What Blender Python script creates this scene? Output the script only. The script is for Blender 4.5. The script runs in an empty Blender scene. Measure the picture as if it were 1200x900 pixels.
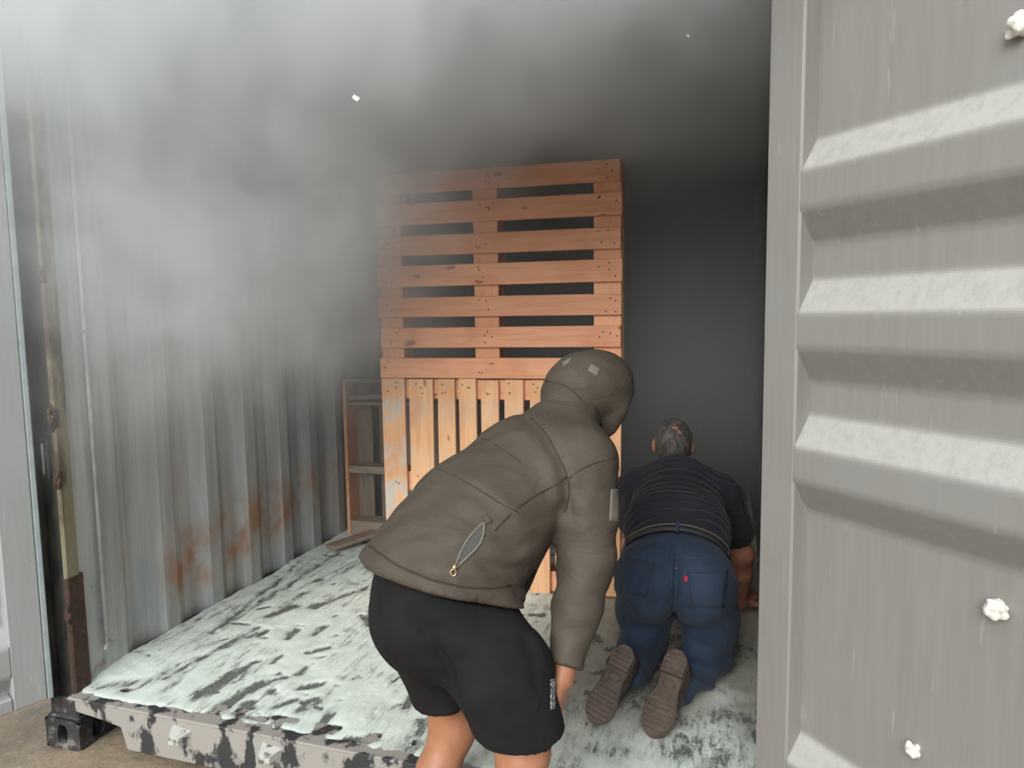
import bpy, bmesh, math, random
import numpy as np
from mathutils import Vector, Matrix, Euler
from mathutils.bvhtree import BVHTree

random.seed(7)
S = bpy.context.scene
COL = S.collection
rad = math.radians

# ------------------------------------------------------------------ camera
# World: X across the container (left wall 0), Y into it (door sill 0), Z up (container floor 0).
YAW, PITCH, ROLL, FPX = rad(17.147), rad(5.528), rad(-0.796), 812.0
CAM = np.array([2.263, -1.852, 1.353])
_f = np.array([-math.sin(YAW)*math.cos(PITCH), math.cos(YAW)*math.cos(PITCH), -math.sin(PITCH)])
_r = np.array([math.cos(YAW), math.sin(YAW), 0.0])
_u = np.cross(_r, _f)
CR = _r*math.cos(ROLL) + _u*math.sin(ROLL)
CU = -_r*math.sin(ROLL) + _u*math.cos(ROLL)
CF = _f
cd = bpy.data.cameras.new('camera')
cd.sensor_fit = 'HORIZONTAL'; cd.sensor_width = 36.0; cd.lens = 36.0*FPX/1200.0
cd.clip_start = 0.05; cd.clip_end = 300
cam = bpy.data.objects.new('camera', cd); COL.objects.link(cam)
cam.matrix_world = Matrix(((CR[0], CU[0], -CF[0], CAM[0]), (CR[1], CU[1], -CF[1], CAM[1]),
                           (CR[2], CU[2], -CF[2], CAM[2]), (0, 0, 0, 1)))
S.camera = cam

# ------------------------------------------------------------------ light, exposure
S.view_settings.view_transform = 'Standard'
S.view_settings.look = 'None'
S.view_settings.gamma = 1.0
S.view_settings.use_curve_mapping = False
S.view_settings.exposure = 0.42
w = bpy.data.worlds.new('sky'); S.world = w; w.use_nodes = True
bgn = w.node_tree.nodes['Background']
# overcast sky: three times brighter overhead than at the horizon
_wn, _wl = w.node_tree.nodes, w.node_tree.links
_tc = _wn.new('ShaderNodeTexCoord'); _sx = _wn.new('ShaderNodeSeparateXYZ'); _wl.new(_tc.outputs['Generated'], _sx.inputs[0])
_mr = _wn.new('ShaderNodeMapRange'); _wl.new(_sx.outputs['Z'], _mr.inputs['Value'])
_mr.inputs['To Min'].default_value = 0.45; _mr.inputs['To Max'].default_value = 1.35; _wl.new(_mr.outputs[0], bgn.inputs[1])
bgn.inputs[0].default_value = (0.89, 0.96, 1.0, 1)
sl = bpy.data.lights.new('sun', 'SUN'); sl.energy = 2.75; sl.angle = rad(40); sl.color = (1.0, 0.97, 0.92)
sun = bpy.data.objects.new('sun', sl); COL.objects.link(sun)
sun.rotation_euler = Vector((-0.10, -0.87, 0.46)).to_track_quat('Z', 'Y').to_euler()
S.cycles.use_denoising = True
S.cycles.max_bounces = 8; S.cycles.diffuse_bounces = 4; S.cycles.volume_bounces = 6
S.cycles.volume_step_rate = 1.2; S.cycles.volume_max_steps = 128

# ------------------------------------------------------------------ helpers
def V(a): return np.array(a, float)
def U(px, py, d):                       # point seen at a pixel, at distance d along the view axis
    return CAM + d*(CF + CR*(px-600)/FPX - CU*(py-450)/FPX)
def F(px, py, z=0.0):                   # point of a level plane seen at a pixel
    v = CF + CR*(px-600)/FPX - CU*(py-450)/FPX
    return CAM + v*((z-CAM[2])/v[2])
def nrm(a):
    a = V(a); return a/np.linalg.norm(a)

def tag(o, label=None, cat=None, group=None, kind=None):
    if label: o['label'] = label
    if cat: o['category'] = cat
    if group: o['group'] = group
    if kind: o['kind'] = kind
    return o
def empty(name, loc, rz=0.0):
    o = bpy.data.objects.new(name, None); COL.objects.link(o)
    o.location = loc; o.rotation_euler = (0, 0, rz); o.empty_display_size = 0.1
    return o
def link(name, me, m=None, parent=None):
    o = bpy.data.objects.new(name, me); COL.objects.link(o)
    if m is not None and not me.materials: me.materials.append(m)
    if parent is not None: o.parent = parent
    return o
def mesh_from(name, verts, faces, smooth=False):
    me = bpy.data.meshes.new(name)
    me.from_pydata([tuple(map(float, v)) for v in verts], [], [tuple(map(int, f)) for f in faces])
    if smooth: me.polygons.foreach_set('use_smooth', [True]*len(me.polygons))
    me.update(); return me
def fix(me):
    bm = bmesh.new(); bm.from_mesh(me); bmesh.ops.recalc_face_normals(bm, faces=bm.faces); bm.to_mesh(me); bm.free(); return me
_cache = {}
def box_mesh(x0, x1, y0, y1, z0, z1, bev=0.0, mat=None, seg=1):
    key = (round(x0,4), round(x1,4), round(y0,4), round(y1,4), round(z0,4), round(z1,4), bev, mat.name if mat else '', seg)
    if key in _cache: return _cache[key]
    bm = bmesh.new(); bmesh.ops.create_cube(bm, size=1.0)
    for v in bm.verts:
        v.co = Vector(((x0+x1)/2+v.co.x*(x1-x0), (y0+y1)/2+v.co.y*(y1-y0), (z0+z1)/2+v.co.z*(z1-z0)))
    if bev: bmesh.ops.bevel(bm, geom=bm.edges[:], offset=bev, segments=seg, affect='EDGES', profile=0.5)
    me = bpy.data.meshes.new('box'); bm.to_mesh(me); bm.free()
    if mat: me.materials.append(mat)
    _cache[key] = me; return me
def box(name, x0, x1, y0, y1, z0, z1, mat, parent=None, bev=0.003):
    return link(name, box_mesh(x0, x1, y0, y1, z0, z1, bev, mat), None, parent)
def tube_mesh(pts, r, n=6, closed=False, mat=None, taper=None):
    pts = [Vector(p) for p in pts]; vs, fs = [], []
    up = Vector((0, 0, 1)); N = len(pts)
    for i, p in enumerate(pts):
        a = pts[(i-1) % N] if (i > 0 or closed) else pts[i]; b = pts[(i+1) % N] if (i < N-1 or closed) else pts[i]
        t = (b-a).normalized(); s = t.cross(up)
        if s.length < 1e-3: s = t.cross(Vector((1, 0, 0)))
        s.normalize(); q = t.cross(s)
        rr = r*(taper(i/(N-1)) if taper else 1)
        for k in range(n):
            an = 2*math.pi*k/n; vs.append(p+(s*math.cos(an)+q*math.sin(an))*rr)
    for i in range(N if closed else N-1):
        for k in range(n):
            a, b = i*n+k, i*n+(k+1) % n; j = (i+1) % N
            fs.append((a, b, j*n+(k+1) % n, j*n+k))
    if not closed: fs += [tuple(range(n))[::-1], tuple((N-1)*n+k for k in range(n))]
    me = mesh_from('tube', vs, fs, True); fix(me)
    if mat: me.materials.append(mat)
    return me

# ------------------------------------------------------------------ materials
def nodes_of(name):
    m = bpy.data.materials.new(name); m.use_nodes = True
    return m, m.node_tree.nodes, m.node_tree.links, m.node_tree.nodes['Principled BSDF']
class NT:
    """Tiny node builder."""
    def __init__(s, nt): s.n = nt.nodes; s.l = nt.links
    def put(s, sock, v):
        if hasattr(v, 'is_output'): s.l.new(v, sock)
        elif isinstance(v, (tuple, list)): sock.default_value = tuple(v) if len(sock.default_value) == len(v) else tuple(v)+(1,)
        else: sock.default_value = v
    def math(s, op, a, b=0.0, c=None, clamp=False):
        n = s.n.new('ShaderNodeMath'); n.operation = op; n.use_clamp = clamp
        s.put(n.inputs[0], a); s.put(n.inputs[1], b)
        if c is not None: s.put(n.inputs[2], c)
        return n.outputs[0]
    def sstep(s, x, lo, hi, a=0.0, b=1.0):
        n = s.n.new('ShaderNodeMapRange'); n.interpolation_type = 'SMOOTHSTEP'
        s.put(n.inputs['Value'], x)
        if lo > hi: lo, hi, a, b = hi, lo, b, a
        n.inputs['From Min'].default_value = lo; n.inputs['From Max'].default_value = hi
        n.inputs['To Min'].default_value = a; n.inputs['To Max'].default_value = b
        return n.outputs['Result']
    def obj(s):
        return s.n.new('ShaderNodeTexCoord').outputs['Object']
    def mapp(s, vec, scale=(1,1,1), loc=(0,0,0), rot=(0,0,0)):
        n = s.n.new('ShaderNodeMapping'); s.l.new(vec, n.inputs[0])
        n.inputs['Scale'].default_value = scale; n.inputs['Location'].default_value = loc; n.inputs['Rotation'].default_value = rot
        return n.outputs[0]
    def noise(s, vec, scale=5, detail=4, rough=0.5, dist=0.0):
        n = s.n.new('ShaderNodeTexNoise'); s.l.new(vec, n.inputs['Vector'])
        n.inputs['Scale'].default_value = scale; n.inputs['Detail'].default_value = detail
        n.inputs['Roughness'].default_value = rough; n.inputs['Distortion'].default_value = dist
        return n.outputs['Fac']
    def mix(s, fac, a, b):
        n = s.n.new('ShaderNodeMix'); n.data_type = 'RGBA'
        s.put(n.inputs[0], fac); s.put(n.inputs[6], a); s.put(n.inputs[7], b); return n.outputs[2]
    def sep(s, vec):
        n = s.n.new('ShaderNodeSeparateXYZ'); s.l.new(vec, n.inputs[0]); return n.outputs
    def attr(s, name):
        n = s.n.new('ShaderNodeAttribute'); n.attribute_name = name; return n.outputs['Fac']
    def rnd(s): return s.n.new('ShaderNodeObjectInfo').outputs['Random']
    def bump(s, h, strength=0.3, dist=0.01, nrmi=None):
        n = s.n.new('ShaderNodeBump'); n.inputs['Strength'].default_value = strength; n.inputs['Distance'].default_value = dist
        s.put(n.inputs['Height'], h)
        if nrmi is not None: s.l.new(nrmi, n.inputs['Normal'])
        return n.outputs[0]
def simple(name, c1, c2, scale=8, stretch=(1,1,1), rough=0.7, bump=0.15, bdist=0.003, lo=0.35, hi=0.65, metal=0.0, detail=6, fine=None):
    m, n, l, b = nodes_of(name); t = NT(m.node_tree); v = t.mapp(t.obj(), stretch)
    a = t.noise(v, scale, detail, 0.6); f = t.sstep(a, lo, hi)
    l.new(t.mix(f, c1, c2), b.inputs['Base Color']); b.inputs['Roughness'].default_value = rough; b.inputs['Metallic'].default_value = metal
    h = a if fine is None else t.noise(v, fine, 3, 0.6)
    if bump: l.new(t.bump(h, bump, bdist), b.inputs['Normal'])
    return m

def wood(name, c1, c2, c3, axis, powder=0.0):
    """sawn softwood, grain along the given axis, random tone per board"""
    m, n, l, b = nodes_of(name); t = NT(m.node_tree); o = t.obj()
    sc = [14, 14, 14]; sc[axis] = 1.1
    oi = t.n.new('ShaderNodeObjectInfo'); add = t.n.new('ShaderNodeVectorMath'); add.operation = 'MULTIPLY_ADD'
    t.l.new(o, add.inputs[0]); add.inputs[1].default_value = (1, 1, 1)
    cx = t.n.new('ShaderNodeCombineXYZ'); r10 = t.math('MULTIPLY', oi.outputs['Random'], 37.0)
    for k in range(3): t.l.new(r10, cx.inputs[k])
    t.l.new(cx.outputs[0], add.inputs[2]); vo = add.outputs[0]
    g = t.noise(t.mapp(vo, sc), 3.2, 6, 0.62, 0.6); big = t.noise(vo, 3.0, 3)
    kn = t.noise(t.mapp(vo, [2.2 if k == axis else 6 for k in range(3)]), 3.0, 1)
    col = t.mix(t.sstep(g, 0.35, 0.68), c1, c2)
    col = t.mix(t.math('MULTIPLY', t.sstep(big, 0.5, 0.7), 0.5), col, c3)
    col = t.mix(t.sstep(kn, 0.72, 0.78), col, (c3[0]*0.45, c3[1]*0.4, c3[2]*0.4))
    tone = t.math('MULTIPLY_ADD', oi.outputs['Random'], 0.24, 0.0)
    col = t.mix(tone, col, (c3[0]*0.6, c3[1]*0.6, c3[2]*0.62))
    if powder:
        pn = t.noise(o, 6.0, 6, 0.65); z = t.sep(o)[2]
        k = t.math('MULTIPLY', t.sstep(pn, 0.44, 0.62), t.sstep(z, 0.85, 0.3), clamp=True)
        x = t.sep(o)[0]
        k = t.math('MULTIPLY', k, powder)
        col = t.mix(k, col, (0.42, 0.47, 0.45))
    l.new(col, b.inputs['Base Color']); b.inputs['Roughness'].default_value = 0.75
    l.new(t.bump(g, 0.25, 0.002), b.inputs['Normal'])
    return m

def wall_paint(name, shade_from, rust=True):
    """grey container paint; streaks along z, rust bloom low on the sheet, soot black deep inside that also paints in the shade there"""
    m, n, l, b = nodes_of(name); t = NT(m.node_tree); o = t.obj(); x, y, z = t.sep(o)
    st = t.noise(t.mapp(o, (1, 6, 0.35)), 3.0, 5, 0.6); cl = t.noise(o, 2.2, 5, 0.6)
    col = t.mix(t.sstep(st, 0.35, 0.68), (0.31, 0.325, 0.32), (0.45, 0.47, 0.465))
    col = t.mix(t.math('MULTIPLY', t.sstep(cl, 0.48, 0.7), 0.45), col, (0.27, 0.35, 0.40))
    if rust:
        rn = t.noise(t.mapp(o, (1, 2.2, 1.6)), 3.2, 5, 0.6)
        zc = t.math('ADD', z, t.math('MULTIPLY', y, -0.10))
        k = t.math('MULTIPLY', t.sstep(zc, 0.46, 0.26), t.sstep(zc, 0.02, 0.16))
        k = t.math('MULTIPLY', k, t.math('MULTIPLY', t.sstep(y, 0.36, 0.56), t.sstep(y, 2.2, 1.4)))
        k = t.math('MULTIPLY', k, t.sstep(rn, 0.36, 0.66))
        col = t.mix(t.math('MULTIPLY', k, 0.95), col, (0.34, 0.15, 0.06))
        fl = t.noise(o, 14, 4, 0.6)
        k2 = t.math('MULTIPLY', t.sstep(fl, 0.56, 0.68), t.math('MULTIPLY', t.sstep(y, 0.32, 0.1), t.sstep(z, 0.6, 0.15)))
        col = t.mix(t.math('MULTIPLY', k2, 0.6), col, (0.16, 0.11, 0.08))
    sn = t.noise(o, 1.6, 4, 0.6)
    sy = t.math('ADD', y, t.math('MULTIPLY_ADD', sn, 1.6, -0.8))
    col = t.mix(t.sstep(sy, shade_from, shade_from+1.3, 0.0, 0.93), col, (0.022, 0.022, 0.022))
    l.new(col, b.inputs['Base Color']); b.inputs['Roughness'].default_value = 0.62
    l.new(t.bump(t.noise(o, 60, 3, 0.6), 0.12, 0.002), b.inputs['Normal'])
    return m

MT = {}
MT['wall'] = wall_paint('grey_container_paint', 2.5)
MT['wall_shade'] = wall_paint('soot_and_shade_black_paint', -1.0, False)  # near-black all over: soot colour that also paints in the unlit interior
def door_paint(name='grey_door_paint', k=(1, 1, 1)):
    m, n, l, b = nodes_of(name); t = NT(m.node_tree); o = t.obj()
    st = t.noise(t.mapp(o, (9, 9, 0.5)), 6.0, 5, 0.65); cl = t.noise(o, 2.5, 4); sp = t.noise(t.mapp(o, (70, 70, 5)), 1.0, 3, 0.6)
    col = t.mix(t.sstep(st, 0.32, 0.7), (0.215, 0.206, 0.192), (0.236, 0.229, 0.215))
    col = t.mix(t.math('MULTIPLY', t.sstep(cl, 0.45, 0.68), 0.5), col, (0.23, 0.234, 0.228))
    col = t.mix(t.math('MULTIPLY', t.sstep(sp, 0.64, 0.72), 0.25), col, (0.45, 0.44, 0.42))
    # powder dust on the upward rib slopes, also painting in the skylight they catch
    gz = t.sep(t.n.new('ShaderNodeNewGeometry').outputs['Normal'])[2]
    du = t.math('MULTIPLY', t.sstep(gz, 0.18, 0.5), t.sstep(t.noise(t.mapp(o, (30, 30, 6)), 2.0, 5, 0.7), 0.25, 0.6, 0.55, 1.0))
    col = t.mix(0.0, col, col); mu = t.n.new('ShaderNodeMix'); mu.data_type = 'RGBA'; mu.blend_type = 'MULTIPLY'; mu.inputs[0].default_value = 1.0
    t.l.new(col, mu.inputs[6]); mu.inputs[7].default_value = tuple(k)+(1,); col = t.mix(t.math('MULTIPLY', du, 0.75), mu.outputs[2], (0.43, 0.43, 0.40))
    l.new(col, b.inputs['Base Color']); b.inputs['Roughness'].default_value = 0.55
    l.new(t.bump(t.noise(o, 45, 4, 0.6), 0.12, 0.0015), b.inputs['Normal'])
    return m
MT['door'] = door_paint()
MT['door_l'] = door_paint('lit_cool_grey_door_paint', (1.55, 1.68, 1.8))  # same paint as the right leaf, lightened to paint in light on it
MT['gasket'] = simple('pale_blue_grey_rubber', (0.30, 0.36, 0.38), (0.38, 0.44, 0.45), 20)
MT['post'] = simple('black_soiled_post', (0.018, 0.02, 0.02), (0.06, 0.058, 0.05), 14, (1, 1, 0.4), rough=0.6)
MT['yellow'] = simple('yellowed_paint_with_rust', (0.22, 0.205, 0.13), (0.07, 0.042, 0.03), 9, (1, 1, 0.3), lo=0.44, hi=0.60, bump=0.5, bdist=0.006)
MT['steel'] = simple('scuffed_zinc_steel', (0.5, 0.5, 0.48), (0.3, 0.3, 0.29), 20)
MT['casting'] = simple('grimy_black_cast_steel', (0.03, 0.03, 0.03), (0.20, 0.19, 0.18), 18, lo=0.48, hi=0.66, bump=0.5, bdist=0.006)
MT['sill'] = simple('chipped_grey_sill_paint', (0.30, 0.285, 0.262), (0.03, 0.031, 0.033), 9, (1, 1, 0.6), lo=0.50, hi=0.56, bump=0.35, bdist=0.004)
MT['keeper'] = simple('powder_dusted_keeper', (0.48, 0.48, 0.45), (0.10, 0.10, 0.095), 22, lo=0.46, hi=0.6, bump=0.5)
MT['dark'] = simple('dark_cavity_steel', (0.02, 0.02, 0.02), (0.035, 0.035, 0.035), 10)
MT['ply'] = simple('grey_plywood_floor', (0.12, 0.115, 0.10), (0.2, 0.19, 0.17), 4, (1, 6, 1))
MT['foam'] = simple('off_white_expanded_foam', (0.80, 0.79, 0.73), (0.58, 0.56, 0.5), 90, lo=0.4, hi=0.6, bump=0.8, bdist=0.004)
MT['wood_top'] = wood('fresh_orange_softwood', (0.78, 0.40, 0.24), (0.68, 0.31, 0.175), (0.56, 0.23, 0.115), 0)
MT['wood_topv'] = wood('fresh_orange_softwood_upright', (0.80, 0.43, 0.255), (0.70, 0.34, 0.19), (0.58, 0.25, 0.12), 2)
MT['wood_low'] = wood('tan_softwood', (0.80, 0.48, 0.26), (0.70, 0.37, 0.19), (0.58, 0.27, 0.13), 2, 0.8)
MT['wood_low2'] = wood('tan_softwood_clean', (0.80, 0.48, 0.26), (0.70, 0.37, 0.19), (0.58, 0.27, 0.13), 2, 0.25)
MT['wood_grey'] = wood('weathered_grey_softwood', (0.30, 0.25, 0.20), (0.22, 0.17, 0.13), (0.26, 0.13, 0.08), 2)
MT['wood_greyh'] = wood('weathered_grey_softwood_level', (0.36, 0.31, 0.25), (0.27, 0.21, 0.16), (0.30, 0.16, 0.10), 0)
MT['nail'] = simple('dark_rusty_nail', (0.10, 0.05, 0.035), (0.05, 0.03, 0.025), 30, bump=0)

# ------------------------------------------------------------------ ground
def ground():
    n = 90; vs, fs = [], []
    def warp(t): return math.copysign(abs(t)**3.0*40+abs(t)*1.2, t)
    for j in range(n+1):
        for i in range(n+1):
            x = warp(i/n*2-1)+0.6; y = warp(j/n*2-1)-0.4
            z = -0.19+0.006*math.sin(x*5.1+y*3.3)+0.005*math.sin(x*11.7-y*8.1)+0.004*math.sin(y*17+x*2)
            vs.append((x, y, z-0.012))
    for j in range(n):
        for i in range(n):
            a = j*(n+1)+i; fs.append((a, a+1, a+n+2, a+n+1))
    m, nn, l, b = nodes_of('sandy_dirt'); t = NT(m.node_tree); o = t.obj()
    a = t.noise(o, 3.2, 6, 0.65); f = t.noise(o, 40, 5, 0.7); g = t.noise(t.mapp(o, (1.5, 0.6, 1)), 5, 4)
    col = t.mix(t.sstep(a, 0.35, 0.65), (0.31, 0.235, 0.16), (0.21, 0.165, 0.12))
    col = t.mix(t.math('MULTIPLY', t.sstep(f, 0.5, 0.7), 0.5), col, (0.42, 0.36, 0.28))
    col = t.mix(t.math('MULTIPLY', t.sstep(g, 0.55, 0.68), 0.6), col, (0.16, 0.16, 0.13))
    l.new(col, b.inputs['Base Color']); b.inputs['Roughness'].default_value = 0.95
    l.new(t.bump(f, 0.6, 0.01), b.inputs['Normal'])
    o = link('ground', mesh_from('ground', vs, fs, True), m); tag(o, kind='structure')
ground()

# ------------------------------------------------------------------ container shell
XR, YB, ZC = 2.46, 5.9, 2.70        # right wall, back wall, roof
def corrugated(y0, y1, z0, z1, flat0=0.0, depth=0.036, thick=0.004, nz=2):
    """upright trapezoid corrugation running along y; the sheet's inner face touches x=0 at its proud flats"""
    prof = [(y0, 0.0)]
    y = y0+flat0
    prof.append((y, 0.0))
    while y < y1:
        for dy, dx in ((0.068, -depth), (0.070, -depth), (0.068, 0.0), (0.072, 0.0)):
            y += dy
            if y < y1: prof.append((y, dx))
    prof.append((y1, prof[-1][1]))
    vs, fs = [], []; k = len(prof)
    for side in (0, 1):
        for iz in range(nz):
            z = z0+(z1-z0)*iz/(nz-1)
            for (yy, xx) in prof: vs.append((xx-side*thick, yy, z))
    for side in (0, 1):
        for iz in range(nz-1):
            for i in range(k-1):
                a = side*nz*k+iz*k+i; q = (a, a+1, a+k+1, a+k)
                fs.append(q if side else q[::-1])
    for i in range(k-1):
        fs.append((i, i+1, nz*k+i+1, nz*k+i)); t0 = (nz-1)*k
        fs.append((t0+i, nz*k+t0+i, nz*k+t0+i+1, t0+i+1))
    return fix(mesh_from('corrugated', vs, fs))
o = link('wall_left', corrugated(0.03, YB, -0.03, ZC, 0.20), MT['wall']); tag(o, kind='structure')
me = corrugated(0.03, YB, -0.03, ZC, 0.20)
me.transform(Matrix.Translation((XR, 0, 0)) @ Matrix.Scale(-1, 4, (1, 0, 0))); fix(me)
o = link('wall_right', me, MT['wall_shade']); tag(o, kind='structure')
me = corrugated(0, XR, -0.03, ZC, 0.1)
me.transform(Matrix.Translation((0, YB, 0)) @ Matrix.Rotation(rad(-90), 4, 'Z')); fix(me)
o = link('wall_back', me, MT['wall_shade']); tag(o, kind='structure')
me = corrugated(0, XR, 0.0, YB, 0.1)
me.transform(Matrix(((0, 1, 0, 0), (0, 0, 1, 0), (-1, 0, 0, ZC), (0, 0, 0, 1)))); fix(me)
o = link('ceiling', me, MT['wall_shade']); tag(o, kind='structure')
o = box('floor', -0.01, XR, 0.0, YB, -0.05, 0.0, MT['ply'], bev=0); tag(o, kind='structure')
o = box('trim_1', -0.06, XR+0.1, -0.03, 0.09, 2.585, 2.76, MT['door'], bev=0.006); tag(o, 'grey steel door header across the container top', None, None, 'structure')
for name, x0, x1 in (('corner_post', -0.09, -0.004), ('corner_post', 2.44, 2.54)):
    p = box(name, x0, x1, -0.012, 0.11, -0.085, 2.76, MT['post'], bev=0.006)
    tag(p, 'black soiled steel corner post beside the left door' if x0 < 1 else 'black soiled steel corner post behind the right door', None, None, 'structure')
    if x0 < 1:
        # channel lips, worn yellow jamb strip with rust, locking pin bracket
        box('channel_lip', -0.085, -0.075, -0.034, -0.012, -0.06, 2.6, MT['post'], p, 0.002)
        box('jamb_strip', -0.007, 0.011, -0.020, 0.036, -0.02, 2.6, MT['yellow'], p, 0.006)
        MT['rust'] = simple('dark_brown_rust', (0.075, 0.036, 0.022), (0.035, 0.024, 0.018), 50, bump=0.8, bdist=0.006)
        box('rusted_jamb', -0.009, 0.014, -0.0215, 0.05, -0.02, 0.44, MT['rust'], p, 0.006)
        box('foot_plate', -0.10, 0.03, -0.035, 0.12, -0.095, -0.012, MT['casting'], p, 0.008)
        b1 = box('hinge_bracket', -0.058, -0.026, -0.026, -0.010, 0.80, 0.95, MT['post'], p, 0.003)
        link('bracket_pin', tube_mesh([(-0.042, -0.03, 0.82), (-0.042, -0.03, 0.93)], 0.004, 8, mat=MT['steel']), None, b1)
        for (zz, rr) in ((1.02, 0.028), (0.80, 0.022), (1.52, 0.02), (0.30, 0.02)):
            bm = bmesh.new(); bmesh.ops.create_icosphere(bm, subdivisions=3, radius=rr)
            for v in bm.verts:
                k = 1+0.35*math.sin(v.co.x*260+zz*9)*math.cos(v.co.z*210)
                v.co = Vector((v.co.x*0.55*k, v.co.y*0.6*k, v.co.z*1.5*k))+Vector((0.008, -0.02, zz))
            me = bpy.data.meshes.new('rust'); bm.to_mesh(me); bm.free()
            link('rust_lump', me, MT['rust'], p)
for nm, bxs in (('top_rail', (-0.06, 0.0, 0.0, YB+0.06, 2.60, 2.77)), ('top_rail', (XR, XR+0.06, 0.0, YB+0.06, 2.60, 2.77)), ('top_rail', (-0.06, XR+0.06, YB, YB+0.06, 2.60, 2.77)),
                ('bottom_rail', (-0.06, -0.002, 0.05, YB+0.06, -0.17, 0.02)), ('bottom_rail', (XR+0.002, XR+0.06, 0.05, YB+0.06, -0.17, 0.02)),
                ('rear_post', (-0.06, 0.004, YB-0.04, YB+0.06, -0.17, 2.77)), ('rear_post', (XR-0.004, XR+0.06, YB-0.04, YB+0.06, -0.17, 2.77))):
    o = box(nm, *bxs, MT['post'], None, 0.004); tag(o, kind='structure')
# lashing rod running down the left wall, on two stubs
MT['rod'] = simple('painted_lashing_rod', (0.33, 0.35, 0.35), (0.44, 0.46, 0.46), 14)
rod = link('lashing_rod', tube_mesh([(0.014, 0.125, 0.12), (0.014, 0.125, 2.62)], 0.0075, 8, mat=MT['rod']))
tag(rod, 'thin grey steel lashing rod running up the left wall', 'rod')
for zz in (0.125, 1.325, 2.5):
    link('rod_stub', tube_mesh([(0.0, 0.145, zz+0.006), (0.03, 0.10, zz-0.006)], 0.006, 8, mat=MT['steel']), None, rod)

def casting(name, x0, label):
    p = empty(name, (x0, -0.045, -0.202))
    wx, dy, h = 0.16, 0.16, 0.112
    bm = bmesh.new()
    # front and inner side faces carry an oblong hole; walls built as rings round the hole
    def face_with_hole(org, ux, uy, w_, h_, hw, hh, inn):
        N = 24; outer, inner, deep = [], [], []
        for k in range(N):
            a = 2*math.pi*k/N; c, s_ = math.cos(a), math.sin(a)
            m_ = max(abs(c)/(w_/2), abs(s_)/(h_/2)); outer.append(org+ux*(c/m_)+uy*(s_/m_))
            ex = (abs(c)**0.7)*math.copysign(1, c)*hw; ey = (abs(s_)**0.7)*math.copysign(1, s_)*hh
            inner.append(org+ux*ex+uy*ey); deep.append(org+ux*ex+uy*ey+inn*0.05)
        rings = [[bm.verts.new(q) for q in r_] for r_ in (outer, inner, deep)]
        for r0, r1 in zip(rings, rings[1:]):
            for k in range(N): bm.faces.new((r0[k], r0[(k+1) % N], r1[(k+1) % N], r1[k]))
        bm.faces.new(rings[2])
    face_with_hole(Vector((wx/2, 0, h/2)), Vector((1, 0, 0)), Vector((0, 0, 1)), wx, h, 0.024, 0.036, Vector((0, 1, 0)))
    face_with_hole(Vector((wx, dy/2, h/2)), Vector((0, 1, 0)), Vector((0, 0, 1)), dy, h, 0.026, 0.036, Vector((-1, 0, 0)))
    def quad(*c): bm.faces.new([bm.verts.new(q) for q in c])
    quad((0, 0, h), (wx, 0, h), (wx, dy, h), (0, dy, h)); quad((0, 0, 0), (0, dy, 0), (wx, dy, 0), (wx, 0, 0))
    quad((0, 0, 0), (0, 0, h), (0, dy, h), (0, dy, 0)); quad((0, dy, 0), (0, dy, h), (wx, dy, h), (wx, dy, 0))
    bmesh.ops.remove_doubles(bm, verts=bm.verts, dist=0.0006); bmesh.ops.recalc_face_normals(bm, faces=bm.faces)
    me = bpy.data.meshes.new('casting'); bm.to_mesh(me); bm.free()
    link('casting_body', me, MT['casting'], p)
    box('casting_cap', 0.004, wx-0.004, 0.004, dy, h, h+0.012, MT['casting'], p, 0.006)
    tag(p, label, 'corner casting')
casting('corner_casting', -0.115, 'grimy black corner casting with oblong hole on the dirt')
# sill beam: lip, notch beside the casting, deep beam, cam keepers
def sill():
    p = empty('door_sill', (1.2, -0.03, 0)); tag(p, 'chipped grey steel door sill splashed with soot and powder', None, None, 'structure')
    def prof(name, outline, y0, y1):
        vs = [(x-1.2, y0, z) for x, z in outline]+[(x-1.2, y1, z) for x, z in outline]; k = len(outline)
        fs = [tuple(range(k)), tuple(range(2*k-1, k-1, -1))]+[(i, k+i, k+(i+1) % k, (i+1) % k) for i in range(k)]
        me = fix(mesh_from(name, vs, fs)); bm = bmesh.new(); bm.from_mesh(me)
        bmesh.ops.bevel(bm, geom=[e for e in bm.edges], offset=0.004, segments=2, affect='EDGES', profile=0.5); bm.to_mesh(me); bm.free()
        return link(name, me, MT['sill'], p)
    prof('sill_beam', [(0.03, -0.008), (XR, -0.008), (XR, -0.155), (0.26, -0.155), (0.235, -0.075), (0.12, -0.058), (0.03, -0.05)], -0.012, 0.03)
    prof('sill_top_plate', [(0.0, 0.003), (XR, 0.003), (XR, -0.008), (0.0, -0.008)], -0.016, 0.10)
    prof('under_beam', [(0.06, -0.06), (XR, -0.06), (XR, -0.17), (0.06, -0.17)], 0.16, 0.2)
    for x in (0.50, 0.86, 1.40, 1.80):
        vs = []
        for (yy, s_) in ((-0.012, 1.0), (-0.05, 0.55)):
            for (a, c) in ((-0.035, -0.085), (0.035, -0.085), (0.045, -0.035), (-0.03, -0.025)): vs.append((x-1.2+a*s_, yy, -0.055+(c+0.055)*s_))
        fs = [(4, 5, 6, 7)]+[(i, (i+1) % 4, 4+(i+1) % 4, 4+i) for i in range(4)]+[(3, 2, 1, 0)]
        me = fix(mesh_from('keeper', vs, fs)); link('cam_keeper', me, MT['keeper'], p)
sill()

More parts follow.
